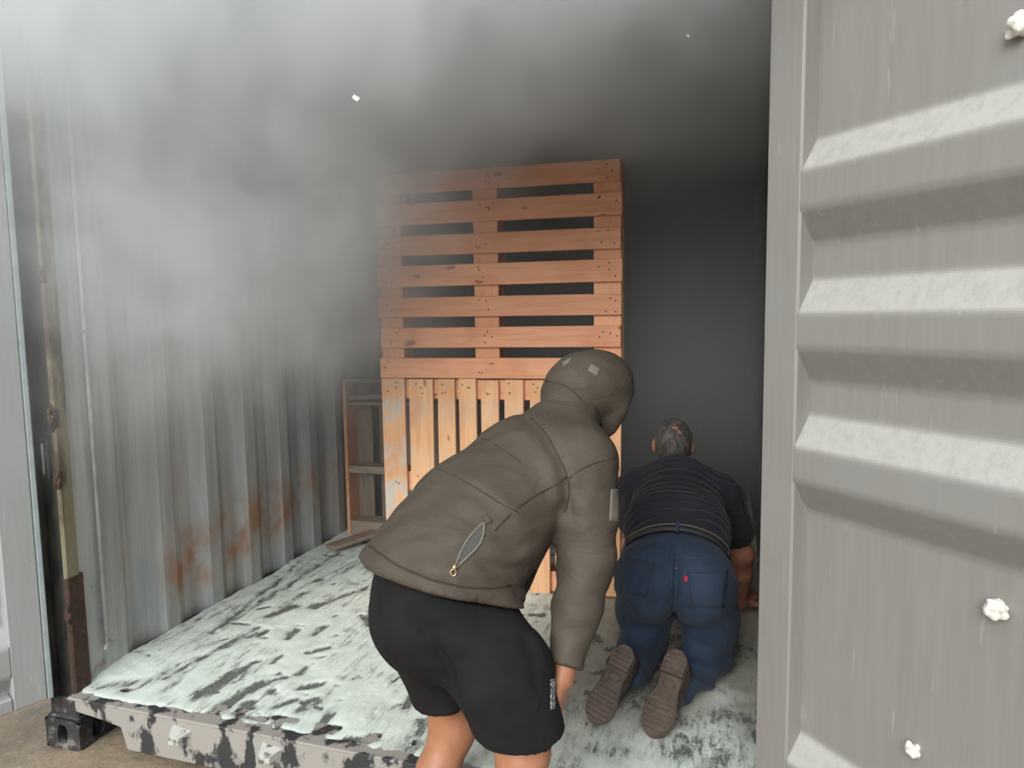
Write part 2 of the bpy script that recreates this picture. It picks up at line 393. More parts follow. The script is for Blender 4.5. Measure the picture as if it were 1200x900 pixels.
# ------------------------------------------------------------------ doors
def make_door(name, org, ang, mirror, label):
    """local x from the hinge edge outwards, local -y towards the viewer's side, z up"""
    p = empty(name, (org[0], org[1], 0.0), 0)
    d = V(org[2:]); sgn = -1 if mirror else 1
    nvec = V((d[1], -d[0]))*1.0
    if mirror: nvec = -nvec
    # nvec points to the inside face, the one seen
    p.matrix_world = Matrix(((d[0], -nvec[0], 0, org[0]), (d[1], -nvec[1], 0, org[1]), (0, 0, 1, 0), (0, 0, 0, 1)))
    W, Hh, z0 = 1.16, 2.57, 0.015
    D0 = 0.05
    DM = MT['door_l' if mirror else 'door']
    def bx(nm, x0, x1, z0_, z1_, y0=0.0, y1=0.075, m=DM): return box(nm, x0, x1, y0, y1, z0_, z1_, m, p, 0.005)
    bx('hinge_stile', 0.0, 0.102, z0, Hh); bx('lock_stile', W-0.10, W, z0, Hh)
    bx('bottom_rail', 0.102, W-0.10, z0, z0+0.05); bx('top_rail', 0.102, W-0.10, Hh-0.05, Hh)
    # panel sheet with pressed trapezoid ribs (each rib a part of its own shape within the sheet)
    ribs = [(0.075, 0.14, 0.245, 0.31), (0.877, 0.957, 1.035, 1.112), (1.190, 1.272, 1.350, 1.432), (1.513, 1.590, 1.675, 1.751), (2.20, 2.277, 2.362, 2.438)]
    x0, x1 = 0.102, W-0.10
    vs, fs = [], []; prof = [(z0+0.05, D0)]
    for (a, b_, c, e) in ribs: prof += [(a, D0), (b_, 0.0), (c, 0.0), (e, D0)]
    prof.append((Hh-0.05, D0)); k = len(prof)
    nx = 2
    for side in (0, 0.004):
        for i in range(nx):
            for (z, y) in prof: vs.append((x0+(x1-x0)*i/(nx-1), y+side, z))
    for j in range(k-1):
        fs.append((j, j+1, k+j+1, k+j)); fs.append((2*k+j, 3*k+j, 3*k+j+1, 2*k+j+1))
        fs.append((j, 2*k+j, 2*k+j+1, j+1)); fs.append((k+j, k+j+1, 3*k+j+1, 3*k+j))
    me = fix(mesh_from('panel', vs, fs)); bm = bmesh.new(); bm.from_mesh(me)
    ed = [e for e in bm.edges if abs(e.verts[0].co.z-e.verts[1].co.z) < 1e-4 and abs(e.verts[0].co.x-e.verts[1].co.x) > 0.5]
    bmesh.ops.bevel(bm, geom=ed, offset=0.012, segments=5, affect='EDGES', profile=0.5); bm.to_mesh(me); bm.free()
    link('ribbed_panel', me, DM, p)
    if mirror: link('gasket', tube_mesh([(-0.004, 0.03, z0+0.01), (-0.004, 0.03, Hh)], 0.014, 8, mat=MT['gasket']), None, p)
    if mirror: box('gasket_strip', -0.018, 0.0, 0.0, 0.012, z0, Hh, MT['gasket'], p, 0.003)
    tag(p, label, None, None, 'structure')
    return p
al = rad(24.5)
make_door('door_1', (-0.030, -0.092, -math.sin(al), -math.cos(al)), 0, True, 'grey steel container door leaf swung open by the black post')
a2 = rad(43.7)
door2 = make_door('door_2', (2.352, -0.032, math.sin(a2), -math.cos(a2)), 0, False, 'grey steel container door leaf with wide pressed ribs and foam blobs')
def blob(name, s, z, r, seed, label):
    bm = bmesh.new(); bmesh.ops.create_icosphere(bm, subdivisions=4, radius=r); rn = random.Random(seed)
    ph = [(rn.uniform(-1, 1), rn.uniform(-1, 1), rn.uniform(-1, 1), rn.uniform(0, 6)) for _ in range(14)]
    for v in bm.verts:
        q = v.co/r; k = 1+sum(0.045*math.sin(5.5*(a*q.x+b*q.y+c*q.z)+e) for a, b, c, e in ph)
        k *= 1+0.05*math.sin(q.x*17+seed)*math.sin(q.z*19)
        v.co = Vector((v.co.x*1.0*k, v.co.y*0.8*k, v.co.z*0.95*k))
    for f in bm.faces: f.smooth = True
    me = bpy.data.meshes.new('blob'); bm.to_mesh(me); bm.free()
    mw = door2.matrix_world
    o = link(name, me, MT['foam']); o.location = mw @ Vector((s, 0.05-0.55*r, z)); o.rotation_euler = (0, 0, a2-math.pi/2)
    tag(o, label, 'foam blob')
blob('foam_blob', 0.528, 1.845, 0.022, 3, 'rough grey-white foam blob on the door above its ribs')
blob('foam_blob', 0.540, 0.797, 0.021, 5, 'smooth white foam blob on the door panel under the ribs')
blob('foam_blob', 0.393, 0.432, 0.016, 9, 'small crumbly white foam blob low on the door panel')

# ------------------------------------------------------------------ pallets
def pallet_frame(name, loc, rz, label):
    p = empty(name, loc, rz); tag(p, label, 'pallet'); return p
def nails(board, pts, y, parent):
    for (x, z) in pts:
        me = _cache.get('nail')
        if me is None:
            bm = bmesh.new(); bmesh.ops.create_cone(bm, cap_ends=True, segments=7, radius1=0.0042, radius2=0.0034, depth=0.003)
            bmesh.ops.rotate(bm, verts=bm.verts, matrix=Matrix.Rotation(rad(90), 3, 'X'))
            me = bpy.data.meshes.new('nail'); bm.to_mesh(me); bm.free(); me.materials.append(MT['nail']); _cache['nail'] = me
        n_ = link('nail', me, None, board); n_.location = (x, y-0.001, z)
def board(name, x0, x1, y0, y1, z0, z1, mat, parent, bev=0.003, tilt=0.0):
    cx, cy, cz = (x0+x1)/2, (y0+y1)/2, (z0+z1)/2; hx, hy, hz = (x1-x0)/2, (y1-y0)/2, (z1-z0)/2
    o = link(name, box_mesh(-hx, hx, -hy, hy, -hz, hz, bev, mat), None, parent); o.location = (cx, cy, cz)
    if tilt: o.rotation_euler = (0, tilt, 0)
    return o
rp = rad(2.543)
LOWH = 1.058
top = pallet_frame('wooden_pallet', (0.606, 1.303, LOWH), rp, 'orange softwood pallet with level boards balanced on another pallet')
st = ((0.0, 0.118), (0.492, 0.615), (1.072, 1.2))
rnb = random.Random(4)
for k in range(7):
    z0 = 0.1497*k; e0, e1 = rnb.uniform(-0.008, 0.006), rnb.uniform(-0.004, 0.006)
    b = board('deck_board', e0, 1.2+e1, -0.022, 0.0, z0, z0+0.1+rnb.uniform(-0.004, 0.004), MT['wood_top'], top, 0.003, rnb.uniform(-0.003, 0.003))
    pts = []
    for (a, c) in st:
        for q in range(rnb.choice((3, 4, 4))):
            pts.append((rnb.uniform(a+0.02, c-0.02)-0.6, rnb.uniform(-0.035, 0.035)))
    nails(b, pts, -0.011, top)
for (a, c) in st:
    board('stringer_board', a, c, 0.0, 0.022, 0.0, 1.0, MT['wood_topv'], top)
    for z in (0.0, 0.43, 0.86): board('block', a+0.005, c-0.005, 0.022, 0.10, z+0.002, z+0.138, MT['wood_topv'], top, 0.004)
    board('base_board', a, c, 0.10, 0.122, 0.0, 1.0, MT['wood_topv'], top)

low = pallet_frame('wooden_pallet', (0.606, 1.303, 0.0), rp, 'tan softwood pallet with upright boards, powder-stained, standing on the powder floor')
xs = [(0.0, 0.125), (0.145, 0.272), (0.297, 0.388), (0.410, 0.500), (0.522, 0.612), (0.640, 0.735), (0.765, 0.86), (0.885, 0.985), (1.095, 1.2)]
for i, (a, c) in enumerate(xs):
    b = board('deck_board', a, c, -0.022, 0.0, rnb.uniform(0.004, 0.02), LOWH-rnb.uniform(0.002, 0.012), MT['wood_low' if i == 0 else 'wood_low2'], low, 0.003, rnb.uniform(-0.006, 0.006))
    hz = 0.525; pts = [(rnb.uniform(-0.03, 0.03), hz-rnb.uniform(0.02, 0.08)) for _ in range(3)]+[(rnb.uniform(-0.03, 0.03), rnb.uniform(-0.04, 0.04)) for _ in range(2)]
    nails(b, pts, -0.011, low)
for z in (0.01, 0.48, 0.952):
    board('stringer_board', 0.0, 1.2, 0.0, 0.022, z, z+0.098, MT['wood_top'], low)
    for x in (0.0, 0.53, 1.06): board('block', x+0.003, x+0.137, 0.022, 0.10, z+0.001, z+0.096, MT['wood_topv'], low, 0.004)
    board('base_board', 0.0, 1.2, 0.10, 0.122, z, z+0.098, MT['wood_top'], low)

bk = pallet_frame('wooden_pallet', (0.045, 1.86, 0.0), rad(1.5), 'grey weathered pallet on end against the left wall behind others')
for i in range(6):
    a = 0.0+0.165*i; board('deck_board', a, a+0.115, 0.13, 0.15, 0.01, 0.985, MT['wood_grey'], bk)
for z, h_ in ((0.02, 0.09), (0.41, 0.045), (0.83, 0.022)):
    board('stringer', 0.01, 0.99, 0.005, 0.13, z, z+h_, MT['wood_greyh'], bk)
board('top_rail', 0.0, 0.99, 0.0, 0.15, 0.972, 0.995, MT['wood_greyh'], bk)
board('end_board', -0.012, 0.010, 0.0, 0.13, 0.01, 0.972, MT['wood_topv'], bk)
board('broken_slat', 0.02, 0.28, 0.01, 0.09, 0.865, 0.895, MT['wood_greyh'], bk, 0.004, rad(-3))
pl = link('loose_plank', box_mesh(-0.055, 0.055, -0.16, 0.16, -0.011, 0.011, 0.004, MT['wood_greyh'])); pl.location = (0.17, 1.70, 0.05); pl.rotation_euler = (rad(3), rad(-4), rad(-28))
tag(pl, 'short broken grey plank lying on powder by the left wall', 'plank')

# ------------------------------------------------------------------ extinguisher powder on the floor
def lattice(seed):
    rng = np.random.RandomState(seed); return rng.rand(64, 64, 64)
_LAT = lattice(11)
def vnoise(x, y, z=0.0):
    x = np.asarray(x, float); y = np.asarray(y, float); z = np.asarray(z, float)+np.zeros_like(x)
    xi, yi, zi = np.floor(x).astype(int), np.floor(y).astype(int), np.floor(z).astype(int)
    fx, fy, fz = x-xi, y-yi, z-zi
    fx, fy, fz = fx*fx*(3-2*fx), fy*fy*(3-2*fy), fz*fz*(3-2*fz); r = 0
    for a in (0, 1):
        for b in (0, 1):
            for c in (0, 1):
                r = r+_LAT[(xi+a) % 64, (yi+b) % 64, (zi+c) % 64]*(fx if a else 1-fx)*(fy if b else 1-fy)*(fz if c else 1-fz)
    return r
def fbm(x, y, z=0.0, o=4):
    r, a, t = 0, 0.5, 0
    for k in range(o):
        r = r+a*vnoise(x*2**k+k*7.3, y*2**k+k*3.1, z*2**k+k*5.7); t += a; a *= 0.5
    return r/t
def powder():
    xs_ = np.linspace(0.0, XR-0.006, 215); ys_ = np.linspace(-0.043, 3.3, 310)
    Xg, Yg = np.meshgrid(xs_, ys_)
    h = 0.006+0.007*(fbm(Xg*6, Yg*6)-0.4)+0.003*(fbm(Xg*22, Yg*22)-0.5)
    drift = np.clip(1-(Xg/(0.06+0.16*fbm(Yg*3.5, Yg*0+3.3))), 0, 1)
    h = h+0.034*drift**1.5*(0.25+fbm(Yg*6, Yg*0+1.7))*np.clip((Yg+0.02)/0.25, 0.1, 1)
    soot = np.zeros_like(h)
    # scuffs and shoe smears, laid as strokes from pixel pairs on the floor
    strokes = [((398, 648), (262, 735), .040, .7), ((345, 668), (250, 742), .035, .75), ((300, 738), (196, 795), .045, .75), ((285, 786), (236, 815), .075, .9),
               ((306, 802), (248, 838), .055, .95), ((255, 760), (190, 812), .04, .6), ((420, 660), (330, 712), .04, .6), ((430, 690), (365, 712), .05, .7),
               ((342, 712), (318, 722), .06, .9), ((392, 808), (372, 832), .045, .55), ((388, 832), (374, 862), .05, .55), ((378, 822), (352, 833), .045, .85),
               ((347, 822), (318, 831), .03, .7), ((440, 866), (395, 872), .04, .9), ((500, 852), (470, 884), .10, .75), ((175, 800), (115, 806), .06, .6),
               ((230, 770), (160, 808), .03, .6), ((356, 784), (350, 790), .03, .9), ((280, 690), (215, 745), .03, .5), ((380, 735), (368, 745), .03, .8),
               ((560, 880), (545, 893), .08, .4), ((735, 884), (690, 876), .10, .5), ((840, 866), (790, 884), .12, .6), ((690, 800), (655, 838), .07, .4),
               ((860, 835), (800, 845), .12, .6), ((880, 760), (860, 800), .10, .4),
               ((455, 640), (350, 690), .03, .5), ((310, 845), (285, 840), .03, .9), ((470, 790), (458, 796), .05, .35), ((290, 828), (276, 840), .05, .9)]
    warp1 = 0.05*(fbm(Xg*16, Yg*16, 2.2)-0.5); warp2 = 0.05*(fbm(Xg*16, Yg*16, 8.2)-0.5)
    rag = fbm(Xg*26, Yg*26, 4.4)
    for (p0, p1, wd, amt) in strokes:
        a, b = F(*p0)[:2], F(*p1)[:2]; ab = b-a; L2 = ab@ab+1e-9
        px_, py_ = Xg+warp1-a[0], Yg+warp2-a[1]
        t = np.clip((px_*ab[0]+py_*ab[1])/L2, 0, 1)
        dd = np.hypot(px_-t*ab[0], py_-t*ab[1])
        k = np.clip(1.15-dd/(wd*0.80), 0, 1)
        k = k*amt*np.clip(0.35+1.3*fbm(Xg*13+wd*90, Yg*9, 3.7, 3), 0, 1.1)
        soot = np.maximum(soot, k)
    rs = np.random.RandomState(5)
    for _ in range(230):                # small flecks and short drags, mostly along the container
        cx, cy = rs.uniform(0.1, 2.3), rs.uniform(0.02, 2.2)**1.0; an = rs.normal(1.15, 0.8); ln = rs.uniform(0.004, 0.05); wd = rs.uniform(0.008, 0.026)
        ux, uy = math.cos(an), math.sin(an); i0 = np.searchsorted(xs_, cx-0.15); i1 = np.searchsorted(xs_, cx+0.15); j0 = np.searchsorted(ys_, cy-0.15); j1 = np.searchsorted(ys_, cy+0.15)
        px_, py_ = Xg[j0:j1, i0:i1]+warp1[j0:j1, i0:i1]-cx, Yg[j0:j1, i0:i1]+warp2[j0:j1, i0:i1]-cy
        al_ = np.clip(px_*ux+py_*uy, -ln, ln); dd = np.hypot(px_-al_*ux, py_-al_*uy)
        soot[j0:j1, i0:i1] = np.maximum(soot[j0:j1, i0:i1], np.clip(1.3-dd/wd, 0, 1)*rs.uniform(0.45, 1.1))
    spk = np.clip((fbm(Xg*34, Yg*34, 6.6)-0.66)*9, 0, 1)*0.8; soot = np.maximum(soot, spk*np.clip((fbm(Xg*3, Yg*3, 1.1)-0.42)*5, 0, 1))
    edge = np.clip((0.03-(Yg+0.02+0.10*(fbm(Xg*8, Yg*8, 3.1)-0.55)))/0.03, 0, 1)*np.clip((fbm(Xg*10, Yg*4, 9.1)-0.36)*6, 0, 1); soot = np.maximum(soot, edge*0.9)
    trod = np.clip((Xg-1.45)/0.5, 0, 1)*np.clip((fbm(Xg*5, Yg*5, 7.7)-0.38)*3.2, 0, 1)*0.65*np.clip(1.6-Yg*0.1, 0, 1); soot = np.maximum(soot, trod)
    brown = np.clip((Xg-1.30)/0.45, 0, 1)*np.clip((Yg-0.12)/0.45, 0, 1)*np.clip((fbm(Xg*4, Yg*4, 5.2)-0.18)*3.4, 0, 1)
    h = np.maximum(h-0.007*soot, 0.0015)
    thin = np.clip((Yg+0.052-0.05*(fbm(Xg*26, Yg*26, 12.3)-0.25)-0.035*fbm(Xg*4, Yg*4, 2.3))/0.03, 0, 1)         # the layer peters out on the sill plate
    h = h*thin*np.clip(0.45+(Yg+0.03)*4, 0.45, 1)+0.0022*np.clip(0.06-Yg, 0, 0.06)/0.06-0.004*(1-thin)
    ny, nx = Xg.shape
    vs = np.stack([Xg, Yg, h], -1).reshape(-1, 3)
    i = np.arange(nx-1)[None, :]+np.arange(ny-1)[:, None]*nx
    fs = np.stack([i, i+1, i+nx+1, i+nx], -1).reshape(-1, 4)
    me = mesh_from('powder', vs, fs, True)
    for nm, arr in (('soot', soot), ('brown', brown)):
        at = me.attributes.new(nm, 'FLOAT', 'POINT'); at.data.foreach_set('value', arr.reshape(-1).astype(np.float32))
    m, n, l, b = nodes_of('mint_white_extinguisher_powder'); t = NT(m.node_tree); o = t.obj()
    fine = t.noise(o, 120, 4, 0.7); mid = t.noise(o, 9, 5, 0.6)
    col = t.mix(t.sstep(mid, 0.35, 0.68), (0.70, 0.78, 0.72), (0.60, 0.67, 0.62))
    col = t.mix(t.math('MULTIPLY', t.attr('brown'), 0.85), col, (0.25, 0.225, 0.18))
    streak = t.noise(t.mapp(o, (1.5, 0.75, 1), (0, 0, 0), (0, 0, -0.3)), 34, 8, 0.80, 0.8)
    gr = t.math('MULTIPLY_ADD', t.math('SUBTRACT', streak, 0.5), 2.6, t.math('MULTIPLY', t.attr('soot'), 1.25))
    drag = t.noise(t.mapp(o, (1.6, 0.32, 1), (0, 0, 0), (0, 0, -0.22)), 27, 9, 0.80, 0.3)     # dragged, half wiped powder
    patch = t.noise(o, 2.3, 3, 0.55)
    wipe = t.math('MULTIPLY', t.sstep(drag, 0.50, 0.58), t.sstep(patch, 0.43, 0.55))
    wipe = t.math('MAXIMUM', t.math('MULTIPLY', wipe, 0.75), t.math('MULTIPLY', t.sstep(t.attr('soot'), 0.05, 0.8), t.sstep(drag, 0.42, 0.54, 0.2, 0.85)))
    col = t.mix(wipe, col, (0.20, 0.215, 0.20))
    gr = t.math('MULTIPLY_ADD', t.math('SUBTRACT', drag, 0.5), 1.6, gr)
    gr = t.math('MULTIPLY', t.sstep(gr, 0.60, 0.95), t.sstep(fine, 0.25, 0.6, 0.6, 0.95))
    col = t.mix(gr, col, (0.085, 0.092, 0.086))
    l.new(col, b.inputs['Base Color']); b.inputs['Roughness'].default_value = 0.95
    l.new(t.bump(fine, 0.3, 0.003, t.bump(t.noise(o, 45, 4, 0.65), 0.22, 0.010)), b.inputs['Normal'])
    o = link('spilled_powder', me, m)
    tag(o, 'pale mint-white extinguisher powder with dark scuffs over the floor', 'powder', None, 'stuff')
powder()
# ------------------------------------------------------------------ people: smooth-blended solids meshed by surface nets
class SDF:
    def __init__(s, lo, hi, vox):
        s.lo = V(lo); s.vox = vox; s.n = np.ceil((V(hi)-s.lo)/vox).astype(int)+1
        s.D = np.full(tuple(s.n), 0.2, np.float32)
    def sub(s, lo, hi):
        a = np.clip(np.floor((V(lo)-s.lo)/s.vox).astype(int), 0, s.n-1); b = np.clip(np.ceil((V(hi)-s.lo)/s.vox).astype(int)+1, 1, s.n)
        sl_ = tuple(slice(i, max(j, i+1)) for i, j in zip(a, b))
        ax = [s.lo[k]+s.vox*np.arange(sl_[k].start, sl_[k].stop) for k in range(3)]
        return sl_, np.stack(np.meshgrid(*ax, indexing='ij'), -1)
    def all(s):
        return s.sub(s.lo, s.lo+s.vox*s.n)[1]
    def add(s, fn, lo, hi, k):
        m = k+3*s.vox; sl_, P = s.sub(V(lo)-m, V(hi)+m); d = fn(P).astype(np.float32); D = s.D[sl_]
        if k > 0:
            h = np.clip(0.5+0.5*(D-d)/k, 0, 1); s.D[sl_] = D*(1-h)+d*h-k*h*(1-h)
        else: s.D[sl_] = np.minimum(D, d)
    def cone(s, a, b, ra, rb, k=0.03, lat=None, st=1.0):
        a, b = V(a), V(b); m = max(ra, rb)*max(st, 1.0)
        if lat is not None: lat = nrm(lat)
        def sq(p): return p-lat*((p-a)@lat)[..., None]*(1-1/st) if lat is not None else p
        b2 = sq(b) if lat is not None else b
        ab = b2-a; L2 = ab@ab+1e-9
        def fn(P):
            q = sq(P)-a; t = np.clip((q@ab)/L2, 0, 1)
            return np.linalg.norm(q-t[..., None]*ab, axis=-1)-(ra+(rb-ra)*t)
        s.add(fn, np.minimum(a, b)-m, np.maximum(a, b)+m, k)
    def chain(s, pts, rs, k=0.03, lat=None, st=1.0):
        sts = st if isinstance(st, (list, tuple)) else [st]*len(pts)
        for i in range(len(pts)-1): s.cone(pts[i], pts[i+1], rs[i], rs[i+1], k, lat, (sts[i]+sts[i+1])/2)
    def ell(s, c, rx, ry, rz, ax=None, k=0.03):
        c = V(c); A = np.eye(3) if ax is None else np.stack([nrm(v) for v in ax]); rr = V((rx, ry, rz)); m = rr.max()
        def fn(P):
            q = (P-c)@A.T; g = np.linalg.norm(q/rr, axis=-1); g2 = np.linalg.norm(q/(rr*rr), axis=-1)+1e-6
            return np.clip(g*(g-1)/g2, -0.2, 0.2)
        s.add(fn, c-m, c+m, k)
    def cut(s, p, n):                   # keep the side the normal points away from
        P = s.all(); d = ((P-V(p))@nrm(n)).astype(np.float32); s.D = np.maximum(s.D, d)
    def carve(s, c, rx, ry, rz, ax=None, k=0.012):
        c = V(c); A = np.eye(3) if ax is None else np.stack([nrm(v) for v in ax]); rr = V((rx, ry, rz)); m = rr.max()+0.03
        sl_, P = s.sub(c-m, c+m); q = (P-c)@A.T; g = np.linalg.norm(q/rr, axis=-1); g2 = np.linalg.norm(q/(rr*rr), axis=-1)+1e-6
        d = -np.clip(g*(g-1)/g2, -0.2, 0.2); D = s.D[sl_]
        h = np.clip(0.5-0.5*(D-d)/k, 0, 1); s.D[sl_] = D*(1-h)+d*h+k*h*(1-h)
    def displace(s, fn):
        s.D = s.D+fn(s.all()).astype(np.float32)
    def mesh(s, name):
        D = s.D; D[0], D[-1] = 0.2, 0.2; D[:, 0], D[:, -1] = 0.2, 0.2; D[:, :, 0], D[:, :, -1] = 0.2, 0.2
        ins = D < 0
        c = [ins[i:ins.shape[0]-1+i, j:ins.shape[1]-1+j, k:ins.shape[2]-1+k] for i in (0, 1) for j in (0, 1) for k in (0, 1)]
        tot = sum(x.astype(np.int8) for x in c); act = (tot > 0) & (tot < 8)
        idx = np.full(act.shape, -1, np.int64); co = np.argwhere(act); idx[act] = np.arange(len(co))
        acc = np.zeros((len(co), 3)); cnt = np.zeros(len(co))
        cor = [(i, j, k) for i in (0, 1) for j in (0, 1) for k in (0, 1)]
        val = [D[co[:, 0]+i, co[:, 1]+j, co[:, 2]+k] for i, j, k in cor]
        for a in range(8):
            for b in range(a+1, 8):
                df = V(cor[b])-V(cor[a])
                if abs(df).sum() != 1: continue
                m = (val[a] < 0) != (val[b] < 0); t = np.where(m, val[a]/np.where(m, val[a]-val[b], 1), 0)
                acc[m] += V(cor[a])+t[m][:, None]*df; cnt += m
        vs = s.lo+(co+acc/np.maximum(cnt, 1)[:, None])*s.vox
        fs = []
        for ax in range(3):
            o1, o2 = (ax+1) % 3, (ax+2) % 3
            A = [slice(None)]*3; B = [slice(None)]*3; A[ax] = slice(0, -1); B[ax] = slice(1, None)
            ch = ins[tuple(A)] != ins[tuple(B)]; e = np.argwhere(ch); first = ins[tuple(A)][ch]
            ok = (e[:, o1] > 0) & (e[:, o2] > 0) & (e[:, o1] < act.shape[o1]) & (e[:, o2] < act.shape[o2]) & (e[:, ax] < act.shape[ax])
            e, first = e[ok], first[ok]; q = []
            for (da, db) in ((-1, -1), (0, -1), (0, 0), (-1, 0)):
                c_ = e.copy(); c_[:, o1] += da; c_[:, o2] += db; q.append(idx[c_[:, 0], c_[:, 1], c_[:, 2]])
            q = np.stack(q, -1); q = np.where(first[:, None], q, q[:, ::-1]); fs.append(q)
        fs = np.concatenate(fs)
        return mesh_from(name, vs, fs, True)
def relax(me, it=2, f=0.5):
    bm = bmesh.new(); bm.from_mesh(me)
    for _ in range(it): bmesh.ops.smooth_vert(bm, verts=bm.verts, factor=f, use_axis_x=True, use_axis_y=True, use_axis_z=True)
    bm.to_mesh(me); bm.free(); return me
def put(name, me, mat, root):           # meshes are made in world space; parts hang under the person's Empty
    me.transform(root.matrix_world.inverted() if hasattr(root, 'matrix_world') else Matrix())
    return link(name, me, mat, root)
class Surf:
    """finds points on a finished garment along lines of sight, for seams, patches and pockets"""
    def __init__(s, me): s.t = BVHTree.FromPolygons([v.co[:] for v in me.vertices], [p.vertices[:] for p in me.polygons])
    def hit(s, px, py, off=0.001):
        v = CF + CR*(px-600)/FPX - CU*(py-450)/FPX
        loc, n, i, d = s.t.ray_cast(Vector(CAM), Vector(v).normalized())
        if loc is None: return None
        return V(loc)+V(n)*off
    def path(s, pix, off=0.001, step=5.0):
        out = []
        for a, b in zip(pix, pix[1:]):
            n_ = max(1, int(math.hypot(b[0]-a[0], b[1]-a[1])/step))
            for k in range(n_):
                h = s.hit(a[0]+(b[0]-a[0])*k/n_, a[1]+(b[1]-a[1])*k/n_, off)
                if h is not None: out.append(h)
        h = s.hit(*pix[-1], off)
        if h is not None: out.append(h)
        for _ in range(2):
            out = [out[0]]+[(out[i-1]+out[i]*2+out[i+1])/4 for i in range(1, len(out)-1)]+[out[-1]]
        return out
    def patch(s, pix, thick=0.002, n=8):
        """a thin cloth patch lying on the surface inside a 4-cornered outline"""
        P = [V(p) for p in pix]; vs, fs = [], []
        for off in (thick, -0.003):
            for j in range(n+1):
                for i in range(n+1):
                    a, b = i/n, j/n; q = P[0]*(1-a)*(1-b)+P[1]*a*(1-b)+P[2]*a*b+P[3]*(1-a)*b
                    h = s.hit(q[0], q[1], off); vs.append(h if h is not None else vs[-1])
        w_ = n+1
        for j in range(n):
            for i in range(n):
                a = j*w_+i; fs.append((a, a+1, a+w_+1, a+w_)); a += w_*w_; fs.append((a, a+w_, a+w_+1, a+1))
        rim = [i for i in range(w_)]+[j*w_+n for j in range(1, w_)]+[n*w_+i for i in range(n-1, -1, -1)]+[j*w_ for j in range(n-1, 0, -1)]
        for k in range(len(rim)):
            a, b = rim[k], rim[(k+1) % len(rim)]; fs.append((a, b, b+w_*w_, a+w_*w_))
        return fix(mesh_from('patch', vs, fs, True))

def pix_of(P):                           # where points of space fall in the picture, to lay folds along drawn lines
    q = P-CAM; z = q@CF; return 600+FPX*(q@CR)/z, 450-FPX*(q@CU)/z
def fold_field(P, folds):
    x, y = pix_of(P); out = np.zeros(x.shape)
    for pts, amp, wd in folds:
        d2 = np.full(x.shape, 1e9)
        for (a, b) in zip(pts, pts[1:]):
            ax, ay = b[0]-a[0], b[1]-a[1]; t = np.clip(((x-a[0])*ax+(y-a[1])*ay)/(ax*ax+ay*ay), 0, 1)
            e = 1.0
            d2 = np.minimum(d2, (x-a[0]-t*ax)**2+(y-a[1]-t*ay)**2)
        out += 0.6*amp*np.exp(-d2/(wd*wd))
    return out

def cloth(name, c1, c2, rough=0.85, weave=350, folds=None, sheen=0.0, fold_amt=0.4):
    m, n, l, b = nodes_of(name); t = NT(m.node_tree); o = t.obj()
    big = t.noise(o, 7, 4, 0.6); fine = t.noise(o, weave, 2, 0.6)
    col = t.mix(t.sstep(big, 0.3, 0.7), c1, c2); l.new(col, b.inputs['Base Color']); b.inputs['Roughness'].default_value = rough
    nn = t.bump(fine, 0.12, 0.001)
    if folds:
        scl, rot, sc = folds
        fz = t.noise(t.mapp(o, scl, (0, 0, 0), rot), sc, 3, 0.55, 0.8)
        nn = t.bump(fz, fold_amt, 0.02, nn)
    l.new(nn, b.inputs['Normal'])
    b.inputs['Specular IOR Level'].default_value = 0.25
    if sheen and 'Sheen Weight' in b.inputs: b.inputs['Sheen Weight'].default_value = sheen
    return m
def skin(name, c1, c2):
    m, n, l, b = nodes_of(name); t = NT(m.node_tree); o = t.obj()
    l.new(t.mix(t.sstep(t.noise(o, 18, 4), 0.35, 0.65), c1, c2), b.inputs['Base Color']); b.inputs['Roughness'].default_value = 0.5
    b.inputs['Subsurface Weight'].default_value = 0.08; b.inputs['Subsurface Radius'].default_value = (0.01, 0.004, 0.002)
    l.new(t.bump(t.noise(o, 160, 3), 0.15, 0.001), b.inputs['Normal']); return m
MT['skin'] = skin('tanned_skin', (0.40, 0.185, 0.10), (0.34, 0.15, 0.08))
MT['skin2'] = skin('ruddy_skin', (0.38, 0.17, 0.11), (0.30, 0.125, 0.08))
MT['jacket'] = cloth('olive_brown_softshell', (0.061, 0.050, 0.038), (0.076, 0.062, 0.048), 0.62, 260, ((1, 1, 2.2), (0.5, 0.3, 0.4), 7), 0.0, 0.45)
MT['jacket_dark'] = cloth('dark_olive_seam', (0.042, 0.034, 0.026), (0.052, 0.042, 0.032))
MT['lining'] = simple('grey_mesh_pocket_lining', (0.04, 0.04, 0.038), (0.07, 0.07, 0.066), 260, bump=0.4)
MT['brass'] = simple('worn_brass_zip', (0.55, 0.42, 0.24), (0.38, 0.30, 0.18), 60, rough=0.35, metal=0.8, bump=0)
MT['velcro'] = simple('pale_olive_hook_patch', (0.125, 0.11, 0.09), (0.165, 0.148, 0.122), 160, bump=0.5)
MT['shorts'] = cloth('black_jersey', (0.0075, 0.0075, 0.0078), (0.013, 0.013, 0.014), 0.95, 300, ((1, 1, 0.6), (0, 0.5, 0), 6), 0.0, 0.6)
MT['shirt'] = cloth('navy_black_cotton', (0.010, 0.011, 0.0165), (0.015, 0.0165, 0.024), 0.8, 400, ((0.7, 2.6, 4.5), (-0.5, 0, 0.05), 6.5), 0.08, 0.6)
MT['jeans'] = cloth('dark_blue_denim', (0.016, 0.029, 0.053), (0.025, 0.042, 0.072), 0.85, 500, ((1, 1, 0.7), (0.2, 0.2, 0), 9), 0.05, 0.6)
MT['thread'] = simple('dark_denim_stitch', (0.020, 0.030, 0.055), (0.028, 0.04, 0.07), 60, bump=0)
MT['sole'] = simple('dusty_brown_rubber', (0.050, 0.032, 0.022), (0.085, 0.057, 0.042), 22, rough=0.6, bump=0.4, bdist=0.003)
